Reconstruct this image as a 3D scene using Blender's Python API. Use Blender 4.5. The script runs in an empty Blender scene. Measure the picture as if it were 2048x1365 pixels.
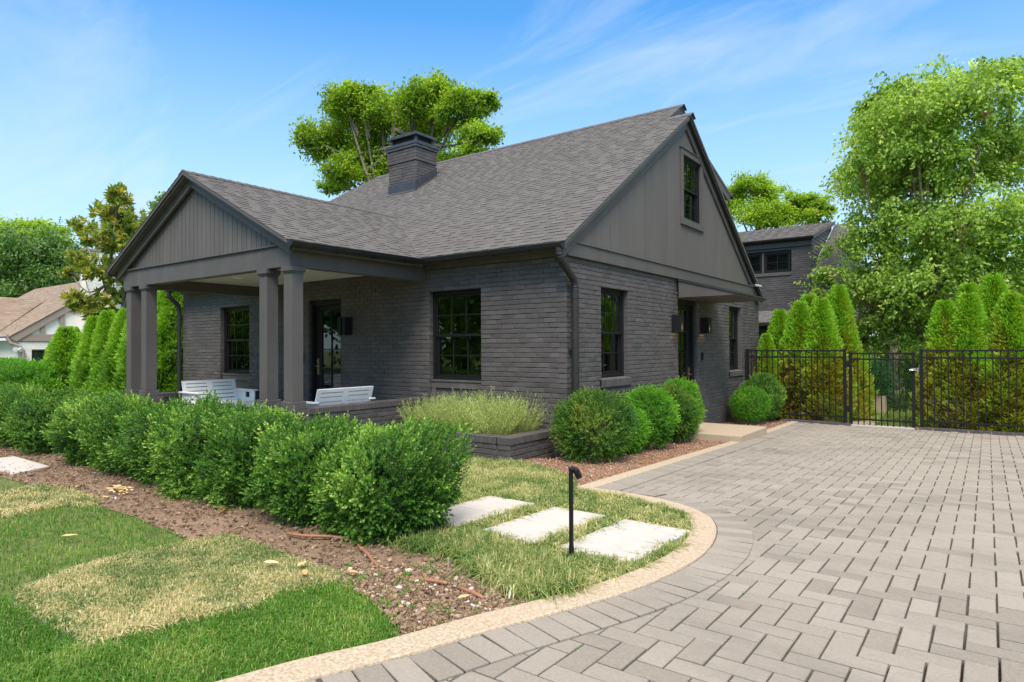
import bpy, bmesh, math, random
import numpy as np
from mathutils import Vector, Matrix
R = math.radians
rng = np.random.default_rng(7)
rnd = random.Random(11)
scene = bpy.context.scene
C = scene.collection

# ------------------------------------------------------------------ helpers
def G(y):                                   # the whole plot falls gently away from the street
    return .08 - .0285 * min(max(y, -9.), 7.84)

class MB:
    """collects faces of ONE object"""
    def __init__(s): s.V = []; s.F = []; s.T = []
    def add(s, vs, fs, t=.5):
        o = len(s.V); s.V += [tuple(v) for v in vs]
        for f in fs: s.F.append([i + o for i in f]); s.T.append(t)
        return s
    def box(s, x0, x1, y0, y1, z0, z1, t=.5):
        return s.add([(x0,y0,z0),(x1,y0,z0),(x1,y1,z0),(x0,y1,z0),(x0,y0,z1),(x1,y0,z1),(x1,y1,z1),(x0,y1,z1)],
              [(0,3,2,1),(4,5,6,7),(0,1,5,4),(1,2,6,5),(2,3,7,6),(3,0,4,7)], t)
    def mbox(s, m, u0, u1, n0, n1, v0, v1, t=.5):
        vs = [m(u,n,v) for v in (v0,v1) for (u,n) in ((u0,n0),(u1,n0),(u1,n1),(u0,n1))]
        return s.add(vs, [(0,3,2,1),(4,5,6,7),(0,1,5,4),(1,2,6,5),(2,3,7,6),(3,0,4,7)], t)
    def hexa(s, a, b, t=.5):                 # two quads, corresponding corners
        return s.add(list(a) + list(b), [(0,3,2,1),(4,5,6,7),(0,1,5,4),(1,2,6,5),(2,3,7,6),(3,0,4,7)], t)
    def prism(s, poly, d, t=.5):             # polygon extruded by vector d
        n = len(poly); d = Vector(d); a = [Vector(p) for p in poly]
        fs = [tuple(range(n))[::-1], tuple(range(n, 2*n))] + [(i, (i+1) % n, n + (i+1) % n, n + i) for i in range(n)]
        return s.add(a + [p + d for p in a], fs, t)
    def tube(s, pts, rad, n=8, t=.5, cap=True):
        P = [Vector(p) for p in pts]; k = len(P)
        if not hasattr(rad, '__len__'): rad = [rad] * k
        vs = []; x = None
        for i in range(k):
            d = (P[min(i+1,k-1)] - P[max(i-1,0)]).normalized()
            if x is None:
                x = d.orthogonal().normalized()
            x = (x - d * x.dot(d)).normalized(); y = d.cross(x)
            for j in range(n):
                a = 2*math.pi*j/n; vs.append(P[i] + (x*math.cos(a) + y*math.sin(a)) * rad[i])
        fs = [(i*n+j, i*n+(j+1) % n, (i+1)*n+(j+1) % n, (i+1)*n+j) for i in range(k-1) for j in range(n)]
        if cap: fs += [tuple(range(n))[::-1], tuple((k-1)*n + j for j in range(n))]
        return s.add(vs, fs, t)
    def build(s, name, mat, parent=None, smooth=False, bevel=0, loc=None, recalc=True):
        me = bpy.data.meshes.new(name); me.from_pydata(s.V, [], s.F)
        a = me.attributes.new('tint', 'FLOAT', 'FACE'); a.data.foreach_set('value', s.T)
        if recalc and len(s.F) < 90000:
            bm = bmesh.new(); bm.from_mesh(me); bmesh.ops.recalc_face_normals(bm, faces=bm.faces); bm.to_mesh(me); bm.free()
        if smooth: me.polygons.foreach_set('use_smooth', [True] * len(me.polygons))
        me.materials.append(mat)
        return link(name, me, parent, loc, bevel)

def link(name, me, parent=None, loc=None, bevel=0):
    o = bpy.data.objects.new(name, me); C.objects.link(o)
    if parent: o.parent = parent
    if loc: o.location = loc
    if bevel:
        b = o.modifiers.new('bevel', 'BEVEL'); b.width = bevel; b.segments = 2; b.limit_method = 'ANGLE'
    return o
def tag(o, label, cat, group=None):
    o['label'] = label; o['category'] = cat
    if group: o['group'] = group
    return o
def thing(name, label, cat, loc=(0,0,0), group=None):
    o = bpy.data.objects.new(name, None); C.objects.link(o); o.location = loc; o.empty_display_size = .2
    return tag(o, label, cat, group)
def kind(o, k): o['kind'] = k; return o

def quadmesh(name, V, T, mat, nv=4):
    """numpy: V (n,nv,3) one polygon per row, T (n,) tint"""
    n = len(V); me = bpy.data.meshes.new(name)
    me.vertices.add(n*nv); me.vertices.foreach_set('co', np.ascontiguousarray(V, dtype=np.float32).ravel())
    me.loops.add(n*nv); me.loops.foreach_set('vertex_index', np.arange(n*nv, dtype=np.int32))
    me.polygons.add(n); me.polygons.foreach_set('loop_start', np.arange(0, n*nv, nv, dtype=np.int32))
    try: me.polygons.foreach_set('loop_total', np.full(n, nv, dtype=np.int32))
    except Exception: pass
    a = me.attributes.new('tint', 'FLOAT', 'FACE'); a.data.foreach_set('value', np.asarray(T, dtype=np.float32))
    me.materials.append(mat); me.update(calc_edges=True)
    return me
def nrm(a): return a / np.maximum(np.linalg.norm(a, axis=-1, keepdims=True), 1e-9)
def leaves(P, A, N, L, W, fold=.0):
    """diamond leaves: base P, axis A, normal N"""
    A = nrm(A); B = nrm(np.cross(A, N)); N2 = np.cross(B, A)
    L = np.asarray(L)[:, None]; W = np.asarray(W)[:, None]
    m = P + A*L*.45
    return np.stack([P, m + B*W*.5 + N2*W*fold, P + A*L, m - B*W*.5 + N2*W*fold], 1)
def sph(n):
    v = rng.normal(size=(n,3)); return nrm(v)
def inpoly(x, y, poly):
    c = np.zeros(len(x), bool); k = len(poly)
    for i in range(k):
        x0,y0 = poly[i]; x1,y1 = poly[(i+1) % k]
        if y0 == y1: continue
        c ^= ((y0 > y) != (y1 > y)) & (x < (x1-x0)*(y-y0)/(y1-y0) + x0)
    return c
def scatter(poly, n):
    p = np.array(poly); lo = p.min(0); hi = p.max(0)
    area = 0
    for i in range(len(poly)):
        a = poly[i]; b = poly[(i+1) % len(poly)]; area += a[0]*b[1] - a[1]*b[0]
    area = abs(area)/2; box = np.prod(hi-lo)
    q = rng.uniform(lo, hi, (int(n*box/max(area,1e-6))+10, 2))
    return q[inpoly(q[:,0], q[:,1], poly)]
def Gv(y): return .08 - .0285*np.clip(y, -9., 7.84)
def vnoise(x, y, sc, seed=0):
    """cheap smooth value noise 0..1"""
    r = np.random.default_rng(seed); g = r.random((64,64)); X = x*sc+17.3; Y = y*sc+9.1
    xi = np.floor(X).astype(int); yi = np.floor(Y).astype(int); fx = X-xi; fy = Y-yi
    fx = fx*fx*(3-2*fx); fy = fy*fy*(3-2*fy); g_ = lambda a,b: g[a % 64, b % 64]
    return (g_(xi,yi)*(1-fx)+g_(xi+1,yi)*fx)*(1-fy) + (g_(xi,yi+1)*(1-fx)+g_(xi+1,yi+1)*fx)*fy
def smooth_curve(pts, k=6):
    P = [np.array(p, float) for p in pts]; out = []
    for i in range(len(P)-1):
        p0 = P[max(i-1,0)]; p1 = P[i]; p2 = P[i+1]; p3 = P[min(i+2, len(P)-1)]
        for j in range(k):
            t = j/k
            out.append(.5*((2*p1) + (p2-p0)*t + (2*p0-5*p1+4*p2-p3)*t*t + (3*p1-p0-3*p2+p3)*t**3))
    out.append(P[-1]); return out

# ------------------------------------------------------------------ materials
def newmat(name):
    m = bpy.data.materials.new(name); m.use_nodes = True; nt = m.node_tree; nt.nodes.clear()
    out = nt.nodes.new('ShaderNodeOutputMaterial'); return m, nt, nt.nodes, nt.links, out
def mat(name, c0, c1, vt=.0, vn=1., ns=8., rough=.6, stretch=None, bump=None, spec=.35, metal=0, stain=None, nd=4, coat=0):
    """base colour between c0 and c1 by face tint (vt) and noise (vn)"""
    m, nt, N, L, out = newmat(name)
    b = N.new('ShaderNodeBsdfPrincipled'); L.new(b.outputs[0], out.inputs[0])
    tc = N.new('ShaderNodeTexCoord'); mp = N.new('ShaderNodeMapping'); L.new(tc.outputs['Object'], mp.inputs[0])
    if stretch: mp.inputs['Scale'].default_value = stretch
    no = N.new('ShaderNodeTexNoise'); no.inputs['Scale'].default_value = ns; no.inputs['Detail'].default_value = nd
    no.inputs['Roughness'].default_value = .6
    L.new(mp.outputs[0], no.inputs['Vector'])
    at = N.new('ShaderNodeAttribute'); at.attribute_name = 'tint'
    def ma(op, a, b_):
        x = N.new('ShaderNodeMath'); x.operation = op
        for i, v in enumerate((a, b_)):
            if isinstance(v, (int, float)): x.inputs[i].default_value = v
            else: L.new(v, x.inputs[i])
        return x.outputs[0]
    f = ma('ADD', ma('MULTIPLY', ma('SUBTRACT', at.outputs['Fac'], .5), vt), ma('MULTIPLY', ma('SUBTRACT', no.outputs['Fac'], .5), vn*1.6))
    f = ma('ADD', f, .5); cl = N.new('ShaderNodeClamp'); L.new(f, cl.inputs[0])
    mx = N.new('ShaderNodeMix'); mx.data_type = 'RGBA'; L.new(cl.outputs[0], mx.inputs[0])
    mx.inputs[6].default_value = (*c0, 1); mx.inputs[7].default_value = (*c1, 1)
    col = mx.outputs[2]
    if stain:                                  # (colour, scale, low, high, amount) blotches with their own shape
        n2 = N.new('ShaderNodeTexNoise'); n2.inputs['Scale'].default_value = stain[1]; n2.inputs['Detail'].default_value = 6; n2.inputs['Roughness'].default_value = .65
        m2 = N.new('ShaderNodeMapping'); L.new(tc.outputs['Object'], m2.inputs[0]); L.new(m2.outputs[0], n2.inputs['Vector'])
        if len(stain) > 5: m2.inputs['Scale'].default_value = stain[5]
        mr = N.new('ShaderNodeMapRange'); L.new(n2.outputs['Fac'], mr.inputs[0])
        mr.inputs[1].default_value = stain[2]; mr.inputs[2].default_value = stain[3]; mr.inputs[4].default_value = stain[4]
        m3 = N.new('ShaderNodeMix'); m3.data_type = 'RGBA'; L.new(mr.outputs[0], m3.inputs[0]); L.new(col, m3.inputs[6]); m3.inputs[7].default_value = (*stain[0], 1)
        col = m3.outputs[2]
    L.new(col, b.inputs['Base Color'])
    b.inputs['Roughness'].default_value = rough; b.inputs['Specular IOR Level'].default_value = spec; b.inputs['Metallic'].default_value = metal
    b.inputs['Coat Weight'].default_value = coat
    if bump:
        nb = N.new('ShaderNodeTexNoise'); nb.inputs['Scale'].default_value = bump[0]; nb.inputs['Detail'].default_value = 5
        L.new(mp.outputs[0], nb.inputs['Vector'])
        bp = N.new('ShaderNodeBump'); bp.inputs['Strength'].default_value = bump[1]; bp.inputs['Distance'].default_value = bump[2]
        L.new(nb.outputs['Fac'], bp.inputs['Height']); L.new(bp.outputs[0], b.inputs['Normal'])
    return m
def leafmat(name, c0, c1, c2=None, trans=.4, rough=.45, spec=.35, gain=1.25):
    m, nt, N, L, out = newmat(name)
    b = N.new('ShaderNodeBsdfPrincipled'); b.inputs['Roughness'].default_value = rough; b.inputs['Specular IOR Level'].default_value = spec
    at = N.new('ShaderNodeAttribute'); at.attribute_name = 'tint'
    cr = N.new('ShaderNodeValToRGB'); L.new(at.outputs['Fac'], cr.inputs[0])
    cr.color_ramp.elements[0].color = (*c0, 1); cr.color_ramp.elements[1].color = (*c1, 1)
    if c2:
        cr.color_ramp.elements[1].position = .5; e = cr.color_ramp.elements.new(1.); e.color = (*c2, 1)
    L.new(cr.outputs[0], b.inputs['Base Color'])
    t = N.new('ShaderNodeBsdfTranslucent'); g = N.new('ShaderNodeMix'); g.data_type = 'RGBA'; g.blend_type = 'MULTIPLY'; g.inputs[0].default_value = 1
    L.new(cr.outputs[0], g.inputs[6]); g.inputs[7].default_value = (gain*1.1, gain*1.15, gain*.55, 1); L.new(g.outputs[2], t.inputs[0])
    mx = N.new('ShaderNodeMixShader'); mx.inputs[0].default_value = trans
    L.new(b.outputs[0], mx.inputs[1]); L.new(t.outputs[0], mx.inputs[2]); L.new(mx.outputs[0], out.inputs[0])
    return m

M = {}
M['brick'] = mat('painted_brick', (.066,.058,.055), (.106,.094,.089), vt=.85, vn=1.0, ns=2.6, rough=.58, bump=(60,.35,.006), stain=((.135,.122,.115), 2.2, .56, .80, .45, (1,1,.45)))
M['brick_dark'] = mat('painted_mortar', (.060,.053,.050), (.088,.079,.075), vn=.6, ns=6, rough=.65, bump=(50,.4,.005))
M['siding'] = mat('painted_siding', (.096,.084,.077), (.128,.113,.103), vt=.7, vn=.7, ns=2.5, rough=.55, stretch=(3,3,.35), bump=(30,.15,.004), stain=((.16,.135,.115), 1.6, .54, .80, .55, (2.2,2.2,.35)))
M['trim'] = mat('painted_trim', (.078,.069,.064), (.108,.096,.090), vt=.4, vn=.8, ns=3, rough=.5, stretch=(1,1,.5), bump=(25,.12,.003), stain=((.165,.148,.138), 3.0, .54, .78, .5, (1,1,.6)))
M['gutter'] = mat('gutter_metal', (.017,.016,.016), (.032,.031,.030), vn=.8, ns=5, rough=.45, spec=.3)
M['black'] = mat('black_metal', (.008,.008,.009), (.015,.015,.016), vn=.7, ns=9, rough=.5, spec=.2)
M['frame'] = mat('black_window_frame', (.009,.009,.009), (.015,.015,.015), vn=.6, ns=9, rough=.45, spec=.2)
M['lead'] = mat('lead_flashing', (.05,.052,.055), (.10,.105,.11), vn=1, ns=7, rough=.42, metal=.5, spec=.5)
M['shingle'] = mat('asphalt_shingle', (.072,.067,.063), (.142,.134,.127), vt=.5, vn=.45, ns=120, rough=.95, spec=.1, bump=(300,.5,.004), stain=((.05,.045,.043), .8, .58, .8, .1))
M['shingle2'] = mat('brown_shingle', (.17,.125,.09), (.30,.235,.18), vt=.75, vn=.4, ns=40, rough=.9, spec=.15)
M['white'] = mat('white_paint', (.70,.71,.68), (.80,.81,.78), vn=.6, ns=4, rough=.35, spec=.4)
M['ceiling'] = mat('cream_ceiling', (.52,.49,.42), (.6,.57,.5), vt=.3, vn=.5, ns=4, rough=.6)
M['casing'] = mat('pale_casing', (.62,.66,.58), (.7,.74,.66), vn=.3, rough=.6)
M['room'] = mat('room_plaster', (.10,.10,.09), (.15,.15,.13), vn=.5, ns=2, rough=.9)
M['brass'] = mat('worn_brass', (.42,.33,.18), (.55,.45,.27), vn=.6, ns=20, rough=.32, metal=.9, spec=.5)
M['steel'] = mat('steel', (.35,.34,.32), (.55,.54,.5), vn=.6, ns=20, rough=.35, metal=.8)
M['step'] = mat('tan_concrete', (.32,.245,.16), (.44,.35,.25), vn=.9, ns=90, rough=.85, bump=(180,.5,.004), stain=((.30,.23,.15), 2.5, .55, .78, .5))
M['kerb'] = mat('exposed_aggregate', (.25,.183,.11), (.52,.43,.325), vn=1.5, ns=75, rough=.85, bump=(110,.7,.006), stain=((.33,.25,.16), 3.2, .56, .75, .45))
M['slab'] = mat('pale_concrete', (.39,.36,.325), (.47,.437,.40), vn=.7, ns=2.5, rough=.8, bump=(120,.25,.003), stain=((.30,.265,.22), 5, .52, .80, .6))
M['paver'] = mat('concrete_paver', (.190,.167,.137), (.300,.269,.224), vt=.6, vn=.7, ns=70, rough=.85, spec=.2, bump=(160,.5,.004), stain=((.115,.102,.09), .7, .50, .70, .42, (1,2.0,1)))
M['joint'] = mat('joint_gravel', (.032,.026,.02), (.13,.11,.088), vn=2.2, ns=160, rough=.95, bump=(160,1,.012))
M['soil'] = mat('soil', (.07,.045,.03), (.15,.10,.065), vn=1.2, ns=30, rough=.95, bump=(60,.8,.02))
M['mulchbed'] = mat('mulch', (.12,.073,.043), (.30,.20,.13), vn=1.6, ns=45, rough=.95, bump=(70,1,.02), stain=((.33,.235,.16), 3, .50, .72, .6))
M['chip'] = mat('bark_chip', (.09,.053,.03), (.35,.24,.15), vt=1.1, vn=.5, ns=60, rough=.85)
M['chip_red'] = mat('red_bark_chip', (.20,.085,.045), (.52,.28,.17), vt=1.1, vn=.5, ns=60, rough=.85)
M['turf'] = mat('turf_soil', (.06,.07,.02), (.13,.16,.04), vn=1.2, ns=14, rough=.95)
M['ground'] = mat('far_ground', (.06,.09,.025), (.13,.15,.05), vn=1.2, ns=.4, rough=.95)
M['bark'] = mat('bark', (.10,.08,.06), (.24,.20,.16), vn=1.2, ns=9, rough=.9, stretch=(1,1,.3), bump=(20,.8,.03))
M['birchbark'] = mat('birch_bark', (.17,.10,.07), (.42,.30,.22), vn=1.5, ns=7, rough=.85, bump=(20,.8,.02))
M['terracotta'] = mat('hose_brown', (.23,.10,.055), (.34,.16,.09), vn=.8, ns=20, rough=.6)
M['cream_brick'] = mat('cream_brick', (.66,.62,.53), (.80,.77,.70), vt=.6, vn=.5, ns=6, rough=.8)
M['stucco'] = mat('white_stucco', (.74,.72,.64), (.82,.80,.73), vn=.5, ns=3, rough=.85)
M['timber'] = mat('taupe_timber', (.26,.20,.165), (.34,.27,.22), vn=.7, ns=5, rough=.6)
M['boxp'] = mat('tan_planter', (.30,.24,.165), (.40,.33,.235), vn=.8, ns=10, rough=.8)
M['dry'] = mat('dry_leaf', (.45,.27,.10), (.75,.55,.28), vt=1, vn=.4, ns=30, rough=.8)
M['straw'] = mat('chipped_brick', (.4,.12,.05), (.55,.2,.1), vn=.8, ns=20, rough=.9)
M['wire'] = mat('galvanised_wire', (.25,.27,.24), (.36,.38,.34), vn=.4, rough=.4, metal=.6)
M['paleb'] = mat('pale_cable', (.55,.55,.52), (.65,.65,.62), vn=.3, rough=.5)

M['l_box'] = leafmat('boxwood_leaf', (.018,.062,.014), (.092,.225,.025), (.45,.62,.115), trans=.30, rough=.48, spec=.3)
M['l_globe'] = leafmat('globe_leaf', (.04,.14,.016), (.13,.34,.02), (.34,.60,.06), trans=.35)
M['l_globe_y'] = leafmat('globe_leaf_yellowed', (.025,.085,.014), (.085,.20,.02), (.36,.33,.055), trans=.3)
M['l_arb'] = leafmat('arborvitae_leaf', (.22,.16,.02), (.33,.33,.028), (.22,.43,.024), trans=.36, rough=.55)
M['l_arb2'] = leafmat('arborvitae_green_leaf', (.05,.12,.015), (.12,.26,.02), (.24,.44,.032), trans=.36, rough=.55)
M['l_birch'] = leafmat('birch_leaf', (.085,.165,.027), (.29,.44,.07), (.62,.72,.20), trans=.48, rough=.45, spec=.25)
M['l_oak'] = leafmat('oak_leaf', (.065,.13,.014), (.21,.34,.025), (.44,.56,.05), trans=.48)
M['l_lime'] = leafmat('light_tree_leaf', (.12,.22,.02), (.30,.44,.035), (.52,.62,.08), trans=.5)
M['l_dark'] = leafmat('dense_tree_leaf', (.035,.09,.02), (.10,.20,.045), (.24,.37,.10), trans=.32)
M['l_mag'] = leafmat('magnolia_leaf', (.065,.14,.022), (.20,.28,.035), (.50,.38,.07), trans=.35, rough=.35, spec=.45)
M['l_yew'] = leafmat('yew_leaf', (.012,.055,.018), (.035,.12,.03), (.09,.22,.05), trans=.25)
M['l_herb'] = leafmat('santolina_leaf', (.20,.25,.07), (.40,.47,.14), (.62,.66,.27), trans=.3, rough=.6)
M['grass'] = leafmat('lawn_grass', (.045,.135,.012), (.105,.25,.022), (.32,.38,.10), trans=.35, rough=.5)
M['liriope'] = leafmat('variegated_grass', (.07,.16,.03), (.27,.32,.09), (.55,.49,.26), trans=.35, rough=.5)
M['liriope_dry'] = leafmat('bleached_grass', (.05,.14,.03), (.33,.33,.12), (.62,.51,.30), trans=.3, rough=.55)

def glassmat():
    m, nt, N, L, out = newmat('window_glass')
    t = N.new('ShaderNodeBsdfTransparent'); t.inputs[0].default_value = (.72,.78,.72,1)
    g = N.new('ShaderNodeBsdfGlossy'); g.inputs['Roughness'].default_value = .015; g.inputs[0].default_value = (.95,1,.95,1)
    f = N.new('ShaderNodeFresnel'); f.inputs[0].default_value = 1.85
    mx = N.new('ShaderNodeMixShader'); L.new(f.outputs[0], mx.inputs[0]); L.new(t.outputs[0], mx.inputs[1]); L.new(g.outputs[0], mx.inputs[2])
    L.new(mx.outputs[0], out.inputs[0]); return m
M['glass'] = glassmat()

# ------------------------------------------------------------------ camera, light, sky
cam = bpy.data.cameras.new('camera'); cam.sensor_width = 36; cam.lens = 1286.5/2048*36; cam.clip_end = 2000; cam.clip_start = .05
co = bpy.data.objects.new('camera', cam); C.objects.link(co); scene.camera = co
yaw, pitch, roll = R(36.457), R(.585), R(-.264)
fw0 = Vector((-math.sin(yaw), math.cos(yaw), 0)); r0 = Vector((math.cos(yaw), math.sin(yaw), 0)); u0 = Vector((0,0,1))
fw = fw0*math.cos(pitch) + u0*math.sin(pitch); up = -fw0*math.sin(pitch) + u0*math.cos(pitch)
rt = r0*math.cos(roll) + up*math.sin(roll); up = -r0*math.sin(roll) + up*math.cos(roll)
co.matrix_world = Matrix(((rt.x,up.x,-fw.x,4.511),(rt.y,up.y,-fw.y,-7.319),(rt.z,up.z,-fw.z,1.55),(0,0,0,1)))

sun_to = Vector((.42,-.62,1.05)).normalized()
sl = bpy.data.lights.new('sun', 'SUN'); sl.energy = 1.65; sl.angle = R(24); sl.color = (1,.925,.85)
so = bpy.data.objects.new('sun', sl); C.objects.link(so); so.rotation_euler = sun_to.to_track_quat('Z','Y').to_euler(); so.location = (6,-10,20)
el = math.asin(sun_to.z); az = math.atan2(sun_to.x, sun_to.y)
w = bpy.data.worlds.new('World'); scene.world = w; w.use_nodes = True; nt = w.node_tree; N = nt.nodes; L = nt.links; N.clear()
wo = N.new('ShaderNodeOutputWorld'); bg = N.new('ShaderNodeBackground'); L.new(bg.outputs[0], wo.inputs[0]); bg.inputs[1].default_value = .15
sky = N.new('ShaderNodeTexSky'); sky.sky_type = 'NISHITA'; sky.sun_disc = False; sky.sun_elevation = el; sky.sun_rotation = az
sky.altitude = 200; sky.air_density = 1.0; sky.dust_density = .6; sky.ozone_density = 2.2
tc = N.new('ShaderNodeTexCoord'); sx = N.new('ShaderNodeSeparateXYZ'); L.new(tc.outputs['Generated'], sx.inputs[0])
def wm(op, a, b=None, c=None):
    x = N.new('ShaderNodeMath'); x.operation = op
    for i, v in enumerate((a, b, c)):
        if v is None: continue
        if isinstance(v, (int, float)): x.inputs[i].default_value = v
        else: L.new(v, x.inputs[i])
    return x.outputs[0]
den = wm('ADD', wm('MAXIMUM', sx.outputs[2], .0), .16)
cx_ = N.new('ShaderNodeCombineXYZ'); L.new(wm('DIVIDE', sx.outputs[0], den), cx_.inputs[0]); L.new(wm('DIVIDE', sx.outputs[1], den), cx_.inputs[1])
mp = N.new('ShaderNodeMapping'); L.new(cx_.outputs[0], mp.inputs[0]); mp.inputs['Rotation'].default_value = (0,0,R(30)); mp.inputs['Scale'].default_value = (.42,1.5,1); mp.inputs['Location'].default_value = (.35,.1,0)
n1 = N.new('ShaderNodeTexNoise'); n1.inputs['Scale'].default_value = 1.7; n1.inputs['Detail'].default_value = 9; n1.inputs['Roughness'].default_value = .62; n1.inputs['Distortion'].default_value = .55
L.new(mp.outputs[0], n1.inputs['Vector'])
mr = N.new('ShaderNodeMapRange'); L.new(n1.outputs['Fac'], mr.inputs[0]); mr.inputs[1].default_value = .50; mr.inputs[2].default_value = .82; mr.inputs[4].default_value = .62
tint = N.new('ShaderNodeMix'); tint.data_type = 'RGBA'; tint.blend_type = 'MULTIPLY'; tint.inputs[0].default_value = 1
L.new(sky.outputs[0], tint.inputs[6]); tint.inputs[7].default_value = (.27,.57,.72,1)
mx = N.new('ShaderNodeMix'); mx.data_type = 'RGBA'; L.new(mr.outputs[0], mx.inputs[0]); L.new(tint.outputs[2], mx.inputs[6]); mx.inputs[7].default_value = (2.05,2.35,2.6,1)
# pale band towards the horizon
hz = N.new('ShaderNodeMapRange'); L.new(sx.outputs[2], hz.inputs[0]); hz.inputs[1].default_value = .46; hz.inputs[2].default_value = .0; hz.inputs[3].default_value = 0; hz.inputs[4].default_value = .97
m2 = N.new('ShaderNodeMix'); m2.data_type = 'RGBA'; L.new(hz.outputs[0], m2.inputs[0]); L.new(mx.outputs[2], m2.inputs[6]); m2.inputs[7].default_value = (1.95,2.25,2.55,1)
# bright veil added overhead, out of view, to give the plot soft neutral light
ve = N.new('ShaderNodeMapRange'); ve.interpolation_type = 'SMOOTHSTEP'; L.new(wm('ADD', sx.outputs[2], wm('MULTIPLY', wm('SUBTRACT', n1.outputs['Fac'], .5), .25)), ve.inputs[0]); ve.inputs[1].default_value = .55; ve.inputs[2].default_value = .80; ve.inputs[4].default_value = .93
m3 = N.new('ShaderNodeMix'); m3.data_type = 'RGBA'; L.new(ve.outputs[0], m3.inputs[0]); L.new(m2.outputs[2], m3.inputs[6]); m3.inputs[7].default_value = (6.3,5.9,5.55,1)
L.new(m3.outputs[2], bg.inputs[0])
scene.view_settings.view_transform = 'Standard'; scene.view_settings.look = 'None'; scene.view_settings.exposure = 1.44; scene.view_settings.gamma = 1
scene.render.resolution_x = 1024; scene.render.resolution_y = 682
scene.cycles.max_bounces = 8; scene.cycles.transparent_max_bounces = 16

# ------------------------------------------------------------------ ground
def sheet(name, mat_, poly, off, k='structure', parent=None):
    """polygon laid on the falling plot"""
    mb = MB(); mb.add([(x, y, G(y)+off) for x, y in poly], [tuple(range(len(poly)))])
    o = mb.build(name, mat_, parent); kind(o, k); return o
mb = MB(); ys = [-400,-9,7.84,400]; xs = [-400,-60,-14,12,400]
zf = lambda x: 0 if -14 <= x <= 12 else (-.5 if x == -60 or x == -400 else 0)
vs = [(x, y, G(y)-.03+zf(x)) for y in ys for x in xs]
mb.add(vs, [(j*5+i, j*5+i+1, (j+1)*5+i+1, (j+1)*5+i) for j in range(3) for i in range(4)])
kind(mb.build('ground', M['ground']), 'structure')

inner = [(.9,-8.9),(1.55,-7.7),(2.0,-6.55),(2.17,-5.99),(2.25,-5.72),(2.38,-5.40),(2.50,-4.99),(2.60,-4.70),(2.72,-4.33),(2.80,-4.0),(2.845,-3.60),(2.84,-3.22),(2.77,-2.83),(2.64,-2.47),(2.46,-2.23),(2.19,-2.06),(1.9,-1.98),(1.6,-1.96),(1.30,-1.98)]
kw = .185
ic = smooth_curve(inner, 5); kerb_in = [tuple(p) for p in ic]
def offset(curve, d):
    out = []
    for i, p in enumerate(curve):
        a = np.array(curve[max(i-1,0)]); b = np.array(curve[min(i+1,len(curve)-1)]); t = b-a; t = t/np.linalg.norm(t)
        out.append((p[0] + t[1]*d, p[1] - t[0]*d))
    return out
kerb_out = offset(kerb_in, kw)
def strip(name, mat_, a, b, z0, z1, k='structure', bevel=.0):
    mb = MB(); n = len(a)
    vs = [];
    for (x,y) in a: vs += [(x,y,G(y)+z0),(x,y,G(y)+z1)]
    for (x,y) in b: vs += [(x,y,G(y)+z0),(x,y,G(y)+z1)]
    fs = []
    for i in range(n-1):
        p = 2*i; q = 2*n + 2*i
        fs += [(p+1,p+3,q+3,q+1),(p,p+2,p+3,p+1),(q,q+1,q+3,q+2)]
    fs += [(0,1,2*n+1,2*n),(2*n-2,4*n-2,4*n-1,2*n-1)]
    mb.add(vs, fs); o = mb.build(name, mat_, bevel=bevel); return kind(o, k)
strip('kerb', M['kerb'], kerb_in, kerb_out, -.08, .05, bevel=.012)
sk_in = [(1.235,-1.83),(1.215,0.3),(1.2,3.0),(1.13,5.2),(1.02,7.72)]
sk_out = [(1.40,-1.83),(1.37,0.3),(1.345,3.0),(1.29,5.2),(1.17,7.72)]
strip('kerb', M['kerb'], sk_in, sk_out, -.08, .047, bevel=.010)

# driveway: joint bed + individual concrete pavers in herringbone + soldier course along the kerbs
drive_poly = [tuple(p) for p in kerb_in] + [(1.30,-1.83),(1.28,0.3),(1.26,3.0),(1.2,5.2),(1.1,7.74),(12,7.74),(12,-12),(.2,-12)]
sheet('driveway_bed', M['joint'], drive_poly, .019)
W_, L_ = .122, .244; gap = .0046
def paver(mb, cx, cy, lx, ly, ang=0, z=.03):
    c, s = math.cos(ang), math.sin(ang); ch = .003
    tx, ty, dz = rnd.gauss(0,.0035), rnd.gauss(0,.0035), rnd.gauss(0,.0009)
    def p(u, v, zz):
        x = cx + u*c - v*s; y = cy + u*s + v*c
        return (x, y, G(y) + zz + dz + u*tx + v*ty)
    hx, hy = lx/2-gap+rnd.gauss(0,.0008), ly/2-gap+rnd.gauss(0,.0008)
    q = [(-hx,-hy),(hx,-hy),(hx,hy),(-hx,hy)]; qi = [(-hx+ch,-hy+ch),(hx-ch,-hy+ch),(hx-ch,hy-ch),(-hx+ch,hy-ch)]
    vs = [p(u,v,-.02) for u,v in q] + [p(u,v,z-ch) for u,v in q] + [p(u,v,z) for u,v in qi]
    fs = [(8,9,10,11)] + [(4+i,4+(i+1) % 4,8+(i+1) % 4,8+i) for i in range(4)] + [(i,(i+1) % 4,4+(i+1) % 4,4+i) for i in range(4)]
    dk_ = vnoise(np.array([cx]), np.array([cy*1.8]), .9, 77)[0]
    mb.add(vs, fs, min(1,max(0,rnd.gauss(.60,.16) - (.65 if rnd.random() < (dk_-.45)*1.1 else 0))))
solA = offset(kerb_in, kw+.244)                       # outer edge of the soldier course
keep = [tuple(p) for p in offset(kerb_in, kw+.13)] + [(1.49,-1.75),(1.46,0.3),(1.435,3.0),(1.38,5.2),(1.26,7.74),(12,7.74),(12,-12),(.2,-12)]
cand = []
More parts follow.
